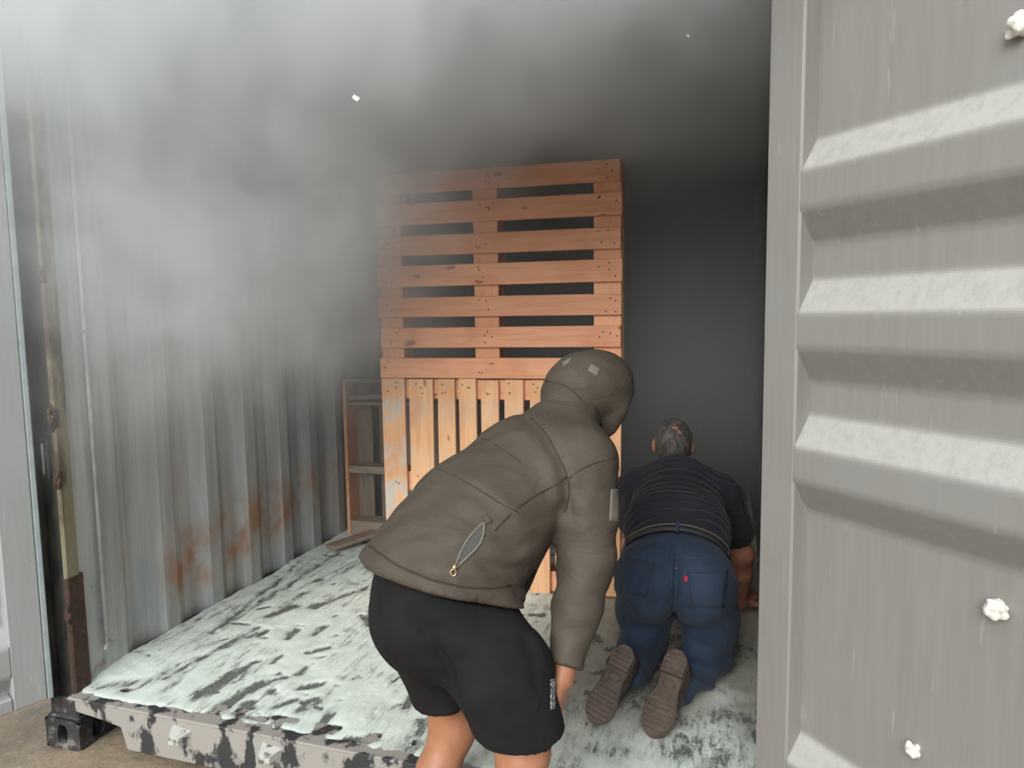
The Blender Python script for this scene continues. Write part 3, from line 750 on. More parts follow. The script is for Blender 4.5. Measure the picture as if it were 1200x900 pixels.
MT['upper'] = simple('dark_brown_leather', (0.03, 0.022, 0.018), (0.05, 0.036, 0.028), 30, rough=0.5)
MT['belt'] = simple('black_leather_belt', (0.012, 0.012, 0.012), (0.02, 0.02, 0.02), 60)
MT['hair'] = simple('grey_brown_short_hair', (0.030, 0.026, 0.022), (0.085, 0.078, 0.07), 70, (1, 1, 0.3), bump=0.9, bdist=0.006, lo=0.4, hi=0.6)
UP = V((0, 0, 1))
GZ = -0.19

def head(s, c, fwd, up, R_=0.095, k=0.02):
    """skull, jaw, nose, brows, ears on a head whose face looks along fwd"""
    fwd = nrm(fwd); sd = nrm(np.cross(fwd, up)); up = np.cross(sd, fwd); ax = (sd, fwd, up); R_ = R_/0.095
    def at(a, b, c_): return V(c)+R_*(sd*a+fwd*b+up*c_)
    s.ell(at(0, -0.005, 0.02), .076*R_, .095*R_, .095*R_, ax, k); s.ell(at(0, 0.03, -0.055), .055*R_, .058*R_, .06*R_, ax, k)
    s.cone(at(0, 0.088, 0.01), at(0, 0.108, -0.028), .008*R_, .015*R_, 0.012)           # nose
    for e in (-1, 1):
        s.ell(at(e*0.031, 0.082, 0.018), .015*R_, .012*R_, .011*R_, ax, 0.006)          # eye
        s.cone(at(e*0.012, 0.09, 0.034), at(e*0.048, 0.078, 0.034), .009*R_, .008*R_, 0.01)   # brow
        s.ell(at(e*0.079, -0.005, -0.004), .011*R_, .020*R_, .032*R_, ax, 0.006)        # ear
    s.cone(at(-0.022, 0.086, -0.062), at(0.022, 0.086, -0.062), .008*R_, .008*R_, 0.006)  # mouth
def hand(s, wrist, d, palm_n, side, sc=1.0, curl=0.25, spread=0.18):
    """palm and five unequal, bent fingers; d finger direction, palm_n direction the palm faces, side +1 puts the thumb towards d x palm_n"""
    d = nrm(d); pn = nrm(V(palm_n)-d*(V(palm_n)@d)); sd = np.cross(d, pn)*side; wr = V(wrist)
    s.cone(wr, wr+d*0.03*sc, .026*sc, .028*sc, 0.015, sd, 1.25)
    for j, off in enumerate((0.030, 0.010, -0.010, -0.029)):
        s.cone(wr+d*0.02*sc+sd*off*0.7*sc, wr+d*0.088*sc+sd*off*sc, .0145*sc, .0125*sc, 0.010)
        b = wr+d*0.088*sc+sd*off*sc; dd = nrm(d+sd*spread*off/0.03)
        Ls = [(0.040, 0.024, 0.020), (0.044, 0.028, 0.021), (0.041, 0.026, 0.020), (0.032, 0.019, 0.018)][j]; a = curl*0.6
        rs = (0.0098, 0.0090, 0.0084, 0.0076)
        for q in range(3):
            nd = dd*math.cos(a)+pn*math.sin(a); e = b+nd*Ls[q]*sc; s.cone(b, e, rs[q]*sc, rs[q+1]*sc, 0.004); b = e; a += curl
    t0 = wr+d*0.022*sc+sd*0.026*sc; t1 = t0+nrm(d*0.7+sd*0.8+pn*0.35)*0.042*sc; t2 = t1+nrm(d+sd*0.35+pn*0.4)*0.034*sc; t3 = t2+nrm(d+sd*0.05+pn*0.5)*0.026*sc
    s.chain((t0, t1, t2, t3), (.017*sc, .0125*sc, .0105*sc, .009*sc), 0.006)
def foot(s, ankle, fwd, side_k=0.02, L=0.25):
    fwd = nrm((fwd[0], fwd[1], 0)); g = V((ankle[0], ankle[1], GZ)); lat = V((fwd[1], -fwd[0], 0))
    s.cone(ankle, g-fwd*0.03+UP*0.035, .042, .036, .03)
    s.chain((g-fwd*0.045+UP*0.035, g+fwd*0.08+UP*0.045, g+fwd*0.15+UP*0.024, g+fwd*0.185+UP*0.017), (.034, .038, .024, .016), .02, lat, 1.35)

# ---------------- person bending over in the hooded jacket, standing on the dirt outside
def person_bending():
    fd = nrm((0.52, 0.855, 0)); lat = V((fd[1], -fd[0], 0))
    PC = U(528, 708, 1.84)
    hipR, hipL = PC+lat*0.098-UP*0.01, PC-lat*0.098-UP*0.005
    knR, knL = U(613, 884, 1.70), U(530, 856, 1.95)
    anR = V((knR[0], knR[1], GZ+0.085))-fd*0.09; anL = V((knL[0], knL[1], GZ+0.085))-fd*0.09
    A, B, C, N = U(517, 662, 1.86), U(566, 598, 1.93), U(625, 545, 2.02), U(668, 492, 2.10)
    sp = nrm(N-A); bk = nrm(np.cross(lat, sp)); bk = bk if bk[2] > 0 else -bk     # bk points out of the back
    shR = U(683, 542, 1.94); shL = N*2-shR-sp*0.10-bk*0.02; shL = N-lat*0.185-sp*0.10-bk*0.06
    elR, wrR = U(688, 655, 1.86), U(663, 776, 1.755)
    elL = shL+V((0.02, 0.03, -0.27))+lat*0.02; wrL = knL+UP*0.19+fd*0.105
    hc = U(690, 462, 2.19); hf = nrm(fd*0.75+lat*0.35-UP*0.55); hu = nrm(sp+bk*0.6)
    root = empty('person', (PC[0], PC[1], GZ)); bpy.context.view_layer.update()
    tag(root, 'person bending over in olive-brown hooded jacket and black shorts', 'person')
    # body, one continuous surface
    s = SDF((1.05, -0.75, GZ-0.03), (2.3, 0.75, 1.4), 0.008)
    s.chain((A-sp*0.10, A, B, C, N-sp*0.06), (.092, .095, .10, .11, .07), .05, lat, [1.2, 1.35, 1.45, 1.5, 1.4])
    s.cone(shL, shR, .055, .055, .05); s.cone(N-sp*0.03, hc-hu*0.03, .052, .05, .03)
    for h_, k_, a_ in ((hipR, knR, anR), (hipL, knL, anL)):
        s.cone(h_, k_, .092, .056, .04)
        s.cone(k_, k_+UP*0.01+fd*0.012, .056, .056, .03)
        cal = k_*0.68+a_*0.32-fd*0.022; s.chain((k_, cal, a_), (.054, .057, .037), .03); foot(s, a_, fd)
    for a_, b_, c_ in ((shR, elR, wrR), (shL, elL, wrL)): s.chain((a_, b_, c_), (.052, .042, .028), .02)
    head(s, hc, hf, hu)
    hand(s, wrR+V((0.0, 0, -0.012)), nrm(U(650, 840, 1.735)-wrR), -lat*0.9-fd*0.4, 1, 1.0, 0.22)
    hand(s, wrL, nrm(-UP*0.9+fd*0.1+lat*0.2), -fd, -1, 1.0, 0.25)
    put('body', relax(s.mesh('body'), 1, 0.4), MT['skin'], root)
    for a_ in (anR, anL):                # plain dark shoes
        g = V((a_[0], a_[1], GZ)); s = SDF(g-V((.28, .28, .02)), g+V((.28, .28, .2)), 0.006)
        s.chain((g-fd*0.05+UP*0.035, g+fd*0.09+UP*0.042, g+fd*0.165+UP*0.030, g+fd*0.20+UP*0.024), (.042, .044, .034, .026), .02, lat, 1.2)
        s.cone(g-fd*0.02+UP*0.05, g-fd*0.015+UP*0.095, .048, .047, .03); s.cut(g+UP*0.098, UP); s.cut(g-UP*0.004, -UP)
        put('shoe', relax(s.mesh('shoe'), 1), MT['upper'], root)
    # shorts
    GL, GH = (1.1, -0.72, 0.1), (2.28, 0.55, 1.36); s = SDF(GL, GH, 0.0075)
    s.ell(PC-fd*0.05-UP*0.02, .178, .155, .15, (lat, fd, UP), .05)
    s.cone(PC-fd*0.055, PC-fd*0.05+UP*0.07, .146, .138, .05, lat, 1.28)
    s.cone(PC-fd*0.03+UP*0.02, PC+fd*0.0+UP*0.06, .115, .105, .05, lat, 1.3)
    hemR, hemL = knR+UP*0.065+fd*0.005, knL+UP*0.105
    s.chain((hipR-UP*0.03, hipR*0.5+hemR*0.5+lat*0.012, hemR-UP*0.03), (.128, .122, .108), .035)
    s.chain((hipL-UP*0.03, hipL*0.5+hemL*0.5-lat*0.012, hemL-UP*0.03), (.140, .120, .102), .035)
    def folds(P):
        q = (P-PC); a = q@fd; b = q@lat; c = q[..., 2]
        return 0.010*(fbm(a*7+c*5, b*7, c*3.2+2, 3)-0.5)+0.004*np.sin(c*34+a*30+b*20+4*vnoise(a*6, b*6, c*6))*np.clip(0.5+c*3, 0, 1)+fold_field(P, [
            ([(490, 725), (515, 755), (532, 790), (545, 850)], .012, 9), ([(500, 735), (540, 742), (585, 744)], .006, 5), ([(505, 750), (550, 760), (600, 752)], -.006, 9),
            ([(475, 760), (490, 800), (500, 830)], -.006, 12), ([(560, 800), (570, 840), (575, 870)], -.007, 12), ([(600, 790), (605, 840), (606, 870)], .006, 10),
            ([(628, 745), (640, 760), (648, 785)], -.012, 8), ([(615, 750), (625, 775), (630, 810)], .008, 6)])
    s.displace(folds)
    for hm, tl in ((hemR, 1), (hemL, 1)):
        m = 0.16; sl_, P = s.sub(hm-m, hm+m); dpl = ((P-(hm-UP*0.002))@nrm(-UP*1.0+fd*0.06)).astype(np.float32)
        near = (np.hypot(P[..., 0]-hm[0], P[..., 1]-hm[1]) < 0.125)
        s.D[sl_] = np.where(near, np.maximum(s.D[sl_], dpl), s.D[sl_])
        s.carve(hm-UP*0.01, .088, .088, .05)
    shorts_sdf = s
    # jacket
    s = SDF(GL, GH, 0.0075)
    s.chain((A-sp*0.06, A+sp*0.1, B, C, N-sp*0.05), (.163, .158, .150, .140, .10), .05, lat, [1.30, 1.30, 1.36, 1.45, 1.4])
    s.ell(B-bk*0.06-sp*0.03, .17, .12, .2, (lat, bk, sp), .05)
    s.chain((A+sp*0.02, A-UP*0.10-fd*0.005), (.162, .166), .04, lat, 1.27)
    s.chain((A+fd*0.03-UP*0.02, A+fd*0.035-UP*0.11), (.148, .150), .04, lat, 1.22)
    s.cone(shL, shR, .092, .092, .06); s.cone(N-sp*0.05, N+sp*0.03, .085, .075, .04)
    s.displace(lambda P: 0.014*(fbm(P[..., 0]*7, P[..., 1]*7, P[..., 2]*7, 2)-0.5))
    h1, h2, h3 = U(431, 654, 1.90), U(535, 702, 1.66), U(603, 703, 1.84)
    hemn = nrm(np.cross(h2-h1, h3-h1)); hemn = hemn if hemn[2] < 0 else -hemn
    P = s.all(); pl_ = (P-h1)@hemn                       # below the hem line where positive
    band = np.maximum(pl_, -0.09-pl_)
    sd_ = shorts_sdf.D; cover = np.maximum(sd_-0.013, band).astype(np.float32); hh = np.clip(0.5+0.5*(s.D-cover)/0.03, 0, 1)
    s.D = (s.D*(1-hh)+cover*hh-0.03*hh*(1-hh)).astype(np.float32)
    s.cut(h1, hemn)
    roll = (np.sqrt((np.maximum(np.abs(pl_+0.020)-0.012, 0))**2+(np.maximum(s.D, -0.02))**2)-0.006).astype(np.float32)
    s.D = np.where(np.abs(pl_+0.02) < 0.04, np.minimum(s.D, roll), s.D)   # padded hem band
    jt = s.D.copy()
    shorts_sdf.D = np.where(pl_ < 0.002, np.maximum(sd_, jt+0.008), sd_).astype(np.float32)
    shorts_sdf.cut(h1-hemn*0.10, -hemn)
    s.chain((shR-UP*0.0, shR*0.45+elR*0.55, elR, elR*0.5+wrR*0.5, wrR), (.093, .088, .074, .062, .047), .03)
    s.chain((shL, elL, wrL), (.088, .072, .05), .03)
    def jf(P):
        q = P-B; a = q@sp; b = q@lat; c = q@bk
        arm = np.exp(-((P-elR)**2).sum(-1)/0.05)
        f = 0.012*(fbm(a*5.5+b*4, b*4.5, c*5+3, 3)-0.5)
        f = f+0.0022*np.sin((a*1.0-b*0.9)*62+5*vnoise(a*5, b*5, c*5))*np.clip(vnoise(a*6+3, b*6, c*6)*2.2-0.9, 0, 1)
        f = f+0.0016*arm*np.sin((P[..., 2]+0.5*P[..., 0])*85+5*vnoise(P[..., 0]*9, P[..., 1]*9, P[..., 2]*9))
        return f+fold_field(P, [
            ([(612, 488), (636, 505), (655, 530), (665, 558), (667, 600)], .012, 5), ([(600, 500), (628, 520), (646, 550), (652, 585)], -.009, 9),
            ([(640, 520), (655, 545), (660, 575)], .006, 4), ([(545, 556), (580, 578), (605, 600)], -.007, 8), ([(540, 570), (575, 592), (600, 612)], .006, 6),
            ([(565, 660), (590, 668), (612, 668)], .009, 5), ([(575, 650), (600, 655), (618, 650)], -.008, 7), ([(585, 632), (612, 640), (628, 630)], .006, 6),
            ([(545, 676), (575, 682), (600, 680)], .006, 4), ([(520, 650), (530, 640), (540, 622)], -.006, 8),
            ([(660, 640), (685, 652), (712, 648)], .006, 6), ([(655, 690), (680, 702), (702, 696)], .005, 6), ([(672, 612), (700, 600), (718, 606)], .005, 6),
            ([(655, 735), (672, 745), (692, 738)], .004, 5), ([(700, 560), (690, 590), (684, 625)], -.005, 8), ([(480, 610), (500, 640), (515, 665)], -.005, 14)])
    s.displace(jf)
    cn = nrm(wrR-elR); sl_, P = s.sub(wrR-0.12, wrR+0.12); near = np.linalg.norm(P-wrR, axis=-1) < 0.11
    s.D[sl_] = np.where(near, np.maximum(s.D[sl_], ((P-(wrR+cn*0.012))@cn).astype(np.float32)), s.D[sl_])
    jm = relax(s.mesh('jacket'), 2, 0.45); jf_ = Surf(jm)
    jk = put('jacket', jm, MT['jacket'], root)
    s_keep = s; s = shorts_sdf
    sm = relax(s.mesh('shorts'), 1, 0.4); sf = Surf(sm)
    sh = put('shorts', sm, MT['shorts'], root)
    inv = root.matrix_world.inverted()
    # dotted mesh side panel by the hand, hem stitch, seat seam
    MT['dots'] = simple('white_dotted_black_mesh', (0.01, 0.01, 0.01), (0.6, 0.6, 0.6), 420, lo=0.56, hi=0.6, bump=0, detail=0)
    pm = sf.patch([(645, 796), (651, 795), (650, 830), (645, 832)], 0.0015, 5); pm.transform(inv); pm.materials.append(MT['dots']); link('mesh_panel', pm, None, sh)
    for pix in ([(560, 790), (600, 812), (640, 866)][:0], [(505, 745), (528, 775), (540, 815), (552, 852)]):
        if len(pix) > 1:
            pth = sf.path(pix, 0.0); me = tube_mesh(pth, 0.003, 6, mat=MT['shorts']); me.transform(inv); link('seat_seam', me, None, sh)
    s = s_keep
    # hood up over the head
    s = SDF(hc-0.24, hc+0.24, 0.006)
    s.ell(hc+hu*0.016-hf*0.006, .113, .132, .132, (np.cross(hf, hu), hf, hu), .03)
    s.chain((hc-hu*0.02-hf*0.03, N+sp*0.0+bk*0.012), (.105, .088), .05)
    s.ell(hc+hf*0.07-hu*0.03, .098, .07, .11, (np.cross(hf, hu), hf, hu), .03)
    s.displace(lambda P: 0.009*(fbm(P[..., 0]*9, P[..., 1]*9, P[..., 2]*9, 3)-0.5)+0.0010*np.sin(((P-hc)@hu)*95+3*vnoise(P[..., 0]*8, P[..., 1]*8, P[..., 2]*8)))
    s.carve(hc+hf*0.13-hu*0.01, .078, .10, .105, (np.cross(hf, hu), hf, hu), .02)
    s.cut(N-sp*0.05, -sp)
    hm_ = relax(s.mesh('hood'), 2, 0.45); hs = Surf(hm_); hood_m = hm_
    hd = put('hood', hm_, MT['jacket'], jk) if False else None
    hm_.transform(inv); hd = link('hood', hm_, MT['jacket'], jk)
    def sub(nm, me, mat, par=jk):
        me.transform(inv)
        if not me.materials: me.materials.append(mat)
        return link(nm, me, None, par)
    def seam(pix, r=0.0022, sf_=jf_, off=0.0004, mat='jacket_dark', nm='seam'):
        pth = sf_.path(pix, off)
        if len(pth) > 2: sub(nm, tube_mesh(pth, r, 6, mat=MT[mat]), None)
    seam([(667, 560), (682, 549), (700, 541), (726, 537)])                     # sleeve head
    seam([(664, 558), (655, 566), (625, 582), (600, 600), (580, 622)])         # side seam
    seam([(662, 600), (668, 575), (664, 555), (652, 530), (640, 508), (622, 490)], 0.0024)   # armhole crease
    seam([(498, 543), (530, 556), (560, 573), (590, 592), (606, 600)], 0.0016)
    seam([(540, 503), (580, 521), (610, 541)], 0.0014)
    seam([(433, 640), (465, 663), (505, 680), (540, 688), (575, 690), (598, 686)], 0.0030, nm='hem_seam')
    seam([(543, 690), (544, 698)], 0.0016)
    # open zip pocket: lining inside two zip tapes, slider and pull, stitched top tab
    l1 = [(567, 612), (556, 622), (545, 636), (538, 652), (532, 668)]; l2 = [(567, 612), (568, 624), (563, 638), (552, 649), (541, 660), (532, 668)]
    P1 = [jf_.hit(*q, 0.0025) for q in ((567, 612), (552, 627), (545, 636), (539, 650), (534, 664))]; P2 = [jf_.hit(*q, 0.0025) for q in ((567, 613), (567, 630), (561, 640), (550, 651), (535, 665))]
    if all(x is not None for x in P1+P2):
        vs = []; fs = []
        for a, b in zip(P1, P2):
            for k in range(4): vs.append(a+(b-a)*k/3)
        for i in range(4):
            for k in range(3): q = i*4+k; fs.append((q, q+1, q+5, q+4))
        nv = len(vs); vs += [v_-V(bk)*0.004 for v_ in vs]; fs += [tuple(i+nv for i in f[::-1]) for f in fs]
        sub('pocket_lining', mesh_from('lining', vs, fs, True), MT['lining'])
    for ln in (l1, l2): sub('zip_tape', tube_mesh(jf_.path(ln, 0.002), 0.0032, 6, mat=MT['velcro']), None)
    z = jf_.hit(531, 669, 0.006); zr = jf_.hit(534, 662, 0.006)
    sl1 = tube_mesh([zr, z], 0.0055, 8, mat=MT['brass']); zo = sub('zip_slider', sl1, None)
    ring = [z+(CR*math.cos(a)*0.0065+CU*(math.sin(a)*0.008-0.006)) for a in [2*math.pi*k/14 for k in range(14)]]
    sub('zip_pull', tube_mesh(ring, 0.0022, 6, True, MT['brass']), None, jk)
    sub('pocket_tab', jf_.patch([(564, 606), (571, 602), (578, 611), (570, 616)], 0.002, 4), MT['jacket'])
    # hook-and-loop squares on hood, sleeve patch, drawcord
    sub('hood_patch', hs.patch([(693, 426), (704, 432), (700, 441), (689, 434)], 0.0015, 5), MT['velcro'], jk)
    sub('hood_patch', hs.patch([(659, 424), (670, 419), (667, 424), (660, 429)], 0.0015, 5), MT['velcro'], jk)
    sub('sleeve_patch', jf_.patch([(716, 573), (726, 573), (725, 612), (714, 610)], 0.002, 6), MT['velcro'])
    seam([(640, 447), (660, 450), (675, 462), (690, 480), (705, 498)], 0.003, hs)
    dc = U(651, 622, 1.97); sub('drawcord', tube_mesh([dc, dc-UP*0.03, dc-UP*0.07+CR*0.003], 0.0028, 6, mat=MT['jacket_dark']), None)
    sub('cord_stop', tube_mesh([dc-UP*0.02, dc-UP*0.04], 0.006, 8, mat=MT['brass']), None)
person_bending()

# ---------------- person on hands and knees inside the container
def make_shoe(root, heel, toe, nrm_out, mats):
    """sole outline lofted; local x heel to toe, z out of the sole"""
    heel, toe = V(heel), V(toe); x = nrm(toe-heel); z = nrm(V(nrm_out)-x*(V(nrm_out)@x)); y = np.cross(z, x); L = np.linalg.norm(toe-heel)
    def wdt(t):                          # half-width and centre line of a shoe sole
        hw = np.interp(t, [0, .04, .12, .28, .42, .58, .70, .82, .92, .97, 1], [.012, .026, .037, .036, .032, .041, .048, .047, .037, .022, .006])
        return hw*1.12*L/0.29
    N = 30; ts = 0.5-0.5*np.cos(np.linspace(0, math.pi, N))
    def W(u, v, w_): return heel+x*u*L+y*v+z*w_
    def slab(t0, t1, w0, w1, inset, nm, mat, groove=None):
        tt = [t for t in ts if t0 <= t <= t1]; tt = [t0]+[t for t in tt if t0+0.005 < t < t1-0.005]+[t1]
        vs, fs = [], []; n_ = len(tt)
        for (w_, ins_) in ((w0, inset), (w1, inset), (w1, inset+0.003)):
            for t in tt:
                h_ = max(wdt(t)-ins_, 0.004); vs += [W(t, -h_, w_), W(t, h_, w_)]
        for lay in range(2):
            o0, o1 = lay*2*n_, (lay+1)*2*n_
            for i in range(n_-1):
                a = o0+2*i; b = o1+2*i; fs += [(a, a+2, b+2, b), (a+1, b+1, b+3, a+3)]
            fs += [(o0, o1, o1+1, o0+1), (o0+2*n_-2, o0+2*n_-1, o1+2*n_-1, o1+2*n_-2)]
        for i in range(n_-1):
            fs += [(2*i, 2*i+1, 2*i+3, 2*i+2), (4*n_+2*i, 4*n_+2*i+2, 4*n_+2*i+3, 4*n_+2*i+1)]
        me = fix(mesh_from(nm, vs, fs)); me.transform(root.matrix_world.inverted()); me.materials.append(mat); return me
    s = SDF(np.minimum(heel, toe)-0.16, np.maximum(heel, toe)+0.16, 0.006)
    s.chain((W(.14, 0, -.045), W(.45, 0, -.05), W(.72, 0, -.034), W(.92, 0, -.022)), (.040, .042, .034, .020), .02, y, 1.12)
    s.cone(W(.2, 0, -.05), W(.24, 0, -.115), .042, .044, .03)
    s.cut(heel-z*0.004, z)
    up_ = relax(s.mesh('shoe'), 1); up_.transform(root.matrix_world.inverted()); up_.materials.append(MT['upper'])
    sh = link('shoe', up_, None, root)
    link('welt', slab(0, 1, -0.008, 0.004, 0.0, 'welt', MT['sole']), None, sh)
    link('outsole', slab(0.0, 1, 0.004, 0.009, 0.003, 'outsole', MT['sole']), None, sh)
    link('heel', slab(0.0, 0.29, 0.009, 0.030, 0.002, 'heel', MT['sole']), None, sh)
    link('forefoot_tread', slab(0.50, 0.985, 0.009, 0.014, 0.006, 'tread', MT['sole']), None, sh)
    for t in (.56, .62, .68, .74, .80, .86, .92):
        h_ = wdt(t)-0.010; pts = [W(t+0.010*math.cos(v/h_*1.4), v, 0.014) for v in np.linspace(-h_, h_, 9)]
        me = tube_mesh(pts, 0.0024, 5, mat=MT['sole']); me.transform(root.matrix_world.inverted()); link('tread_rib', me, None, sh)
    for t in (.06, .12, .18, .24):
        h_ = wdt(t)-0.009; pts = [W(t, v, 0.030) for v in np.linspace(-h_, h_, 6)]
        me = tube_mesh(pts, 0.0022, 5, mat=MT['sole']); me.transform(root.matrix_world.inverted()); link('heel_rib', me, None, sh)
    ring = [W(.40+.055*math.cos(a), .020*math.sin(a), 0.009) for a in [2*math.pi*k/18 for k in range(18)]]
    me = tube_mesh(ring, 0.003, 6, True, MT['sole']); me.transform(root.matrix_world.inverted()); link('shank_ring', me, None, sh)
    return W(.24, 0, -.115)
def person_kneeling():
    PC = U(791, 675, 2.52); SC = U(795, 572, 2.96)
    sp = nrm(SC-PC); lat = nrm(CR-sp*(CR@sp)); lat = nrm((lat[0], lat[1], lat[2]*0.3)); bk = np.cross(lat, sp); bk = bk if bk[2] > 0 else -bk
    root = empty('person', (PC[0], PC[1], 0.0)); bpy.context.view_layer.update(); inv = root.matrix_world.inverted()
    tag(root, 'person on hands and knees in navy shirt and blue jeans', 'person')
    toC = nrm(CAM-U(740, 800, 2.3))
    aL = make_shoe(root, U(737, 759, 2.36), U(694, 848, 2.27), nrm(toC+UP*0.25-CR*0.12), None)
    aR = make_shoe(root, U(797, 766, 2.36), U(763, 864, 2.21), nrm(toC+UP*0.25-CR*0.25), None)
    hipL, hipR = PC-lat*0.095-UP*0.02, PC+lat*0.095-UP*0.02
    knL, knR = U(757, 757, 2.72), U(832, 768, 2.62)
    knL[2] = 0.075; knR[2] = 0.075
    shL, shR = SC-lat*0.175-bk*0.02, SC+lat*0.180-bk*0.03
    wrR = F(866, 700, 0.04)*0.985+V((2.2, 1.3, 0))*0.015; wrR = U(868, 692, 3.10); wrR[2] = 0.065
    elR = (shR+wrR)/2+lat*0.045+V((0, -0.03, 0))
    wrL = U(740, 690, 3.16); wrL[2] = 0.065; wrL[0] = max(wrL[0], 1.90); elL = (shL+wrL)/2-lat*0.02
    NB = SC+sp*0.07+bk*0.03; hc = U(789, 522, 3.12); hf = nrm(sp*0.9-UP*0.25); hu = nrm(bk*0.9+UP*0.5)
    s = SDF((1.55, 0.05, 0.0), (2.46, 1.85, 1.0), 0.0075)
    s.chain((PC, PC*0.5+SC*0.5-bk*0.01, SC), (.115, .11, .11), .05, lat, [1.35, 1.3, 1.4])
    s.cone(shL, shR, .06, .06, .04); s.cone(SC+sp*0.03, hc-hu*0.02-hf*0.01, .058, .055, .03)
    for h_, k_, a_ in ((hipL, knL, aL), (hipR, knR, aR)): s.chain((h_, k_), (.095, .06), .03); s.chain((k_, k_*0.6+a_*0.4+UP*0.01, a_), (.056, .055, .037), .03)
    for a_, b_, c_ in ((shR, elR, wrR), (shL, elL, wrL)): s.chain((a_, b_, b_*0.6+c_*0.4, c_), (.056, .047, .044, .030), .02)
    head(s, hc, hf, hu, 0.100)
    s.displace(lambda P: 0.0*P[..., 0])
    hand(s, wrR, nrm(sp*1.0+lat*0.5-UP*0.45*0+V((0, 0, -0.33))), -UP, -1, 1.0, 0.06)
    hand(s, wrL, nrm(sp-lat*0.1+V((0, 0, -0.33))), -UP, 1, 1.0, 0.06)
    put('body', relax(s.mesh('body'), 1, 0.4), MT['skin2'], root)
    # hair
    s = SDF(hc-0.18, hc+0.18, 0.005); ax = (np.cross(hf, hu), hf, hu)
    s.ell(hc+hu*0.024-hf*0.008, .083, .101, .100, ax, .01); s.displace(lambda P: 0.010*(fbm(P[..., 0]*38, P[..., 1]*38, P[..., 2]*38, 3)-0.5))
    s.cut(hc-hu*0.052-hf*0.02, nrm(-hu*0.9+hf*0.5)); s.cut(hc+hf*0.065, hf)
    hm_ = s.mesh('hair'); hm_.transform(inv); link('hair', hm_, MT['hair'], root)
    # jeans
    s = SDF((1.6, 0.1, -0.01), (2.46, 1.5, 0.85), 0.0075)
    s.ell(PC-sp*0.03-UP*0.005-lat*0.085, .118, .135, .135, (lat, sp, bk), .05); s.ell(PC-sp*0.03-UP*0.005+lat*0.085, .118, .135, .135, (lat, sp, bk), .05)
    s.cone(PC+sp*0.02, PC+sp*0.10, .132, .126, .05, lat, 1.36)
    for h_, k_, a_, o_ in ((hipL, knL, aL, -1), (hipR, knR, aR, 1)):
        s.chain((h_+lat*0.01*o_, k_*0.5+h_*0.5+lat*0.012*o_, k_), (.112, .102, .080), .035)
        s.chain((k_, k_*0.5+a_*0.5+UP*0.006, a_*0.93+k_*0.07), (.078, .078, .070), .03)
    def jf(P):
        q = P-PC; a = q@sp; b = q@lat; c = q[..., 2]
        low = np.clip(-c*4-0.3, 0, 1)
        return 0.010*(fbm(a*7, b*7+2, c*7, 3)-0.5)+(0.0025+0.006*low)*np.sin(c*58+a*40+6*vnoise(a*7, b*7, c*7))*np.clip(vnoise(a*5, b*5, c*5)*2-0.5, 0, 1)
    s.displace(jf); s.cut(PC+sp*0.125, sp); s.cut((0, 0, 0.006), -UP)
    P = s.all(); crease = 0.016*np.exp(-(((P-PC)@lat)/0.012)**2)*np.clip(0.6-((P-PC)@sp)*7, 0, 1)*(((P-PC)@lat) < 9); s.D = s.D+crease.astype(np.float32)*(P[..., 2] > 0.25)
    jm = relax(s.mesh('jeans'), 1, 0.45); js = Surf(jm); jm_w = jm.copy(); jn = put('jeans', jm, MT['jeans'], root)
    # shirt
    s = SDF((1.6, 0.5, 0.15), (2.46, 1.75, 1.0), 0.0065)
    s.chain((PC+sp*0.07, PC*0.5+SC*0.5+bk*0.004, SC+bk*0.0), (.138, .138, .125), .05, lat, [1.36, 1.38, 1.45])
    s.cone(shL, shR, .088, .090, .05); s.cone(SC, NB, .085, .072, .04)
    s.chain((shR, shR*0.42+elR*0.58+lat*0.006), (.086, .079), .03); s.chain((shL, shL*0.42+elL*0.58), (.082, .072), .03)
    def tf(P):
        q = P-PC; a = q@sp; b = q@lat; c = q@bk; m = np.clip(vnoise(a*9+2, b*3, c*3)*2.2-0.5, 0.15, 1)
        wv = np.sin(a*165+4.5*vnoise(a*5, b*6, c*4)*2+b*b*60+9*vnoise(b*3.2+7, a*2, c*2))
        return 0.0062*wv*m*np.clip(1.2-np.abs(b)*3.2, 0.2, 1)+0.010*(fbm(a*6, b*6, c*6, 3)-0.5)
    s.displace(tf); s.cut(PC+sp*0.085, -sp)
    tm = relax(s.mesh('shirt'), 1, 0.35); ts_ = Surf(tm); tm_w = tm.copy(); tshirt = put('t_shirt', tm, MT['shirt'], root)
    # belt: a strap round the waist, loops, pockets, seams
    def sub(nm, me, par, mat=None):
        me.transform(inv)
        if not me.materials: me.materials.append(mat)
        return link(nm, me, None, par)
    bc = PC+sp*0.098
    trees = [BVHTree.FromPolygons([v_.co[:] for v_ in q.vertices], [p_.vertices[:] for p_ in q.polygons]) for q in (jm_w, tm_w)]
    N = 48; ring0 = []
    for k in range(N):
        a = 2*math.pi*k/N; dr = lat*math.cos(a)*1.36+bk*math.sin(a); dr = nrm(dr); best = 0.1
        for w_ in (-0.014, 0.0, 0.014):
            for tr in trees:
                h_ = tr.ray_cast(Vector(bc+sp*w_+dr*0.5), Vector(-dr))
                if h_[0] is not None: best = max(best, 0.5-h_[3])
        ring0.append((dr, min(best, 0.24)))
    rr_ = [sum(ring0[(k+q) % N][1] for q in (-1, 0, 1))/3 for k in range(N)]; ring0 = [(d_, r_) for (d_, _), r_ in zip(ring0, rr_)]
    vs, fs = [], []
    for (w_, g) in ((-0.016, 0.006), (0.016, 0.006), (0.016, -0.002), (-0.016, -0.002)):
        for (dr, r_) in ring0: vs.append(bc+sp*w_+dr*(r_+g))
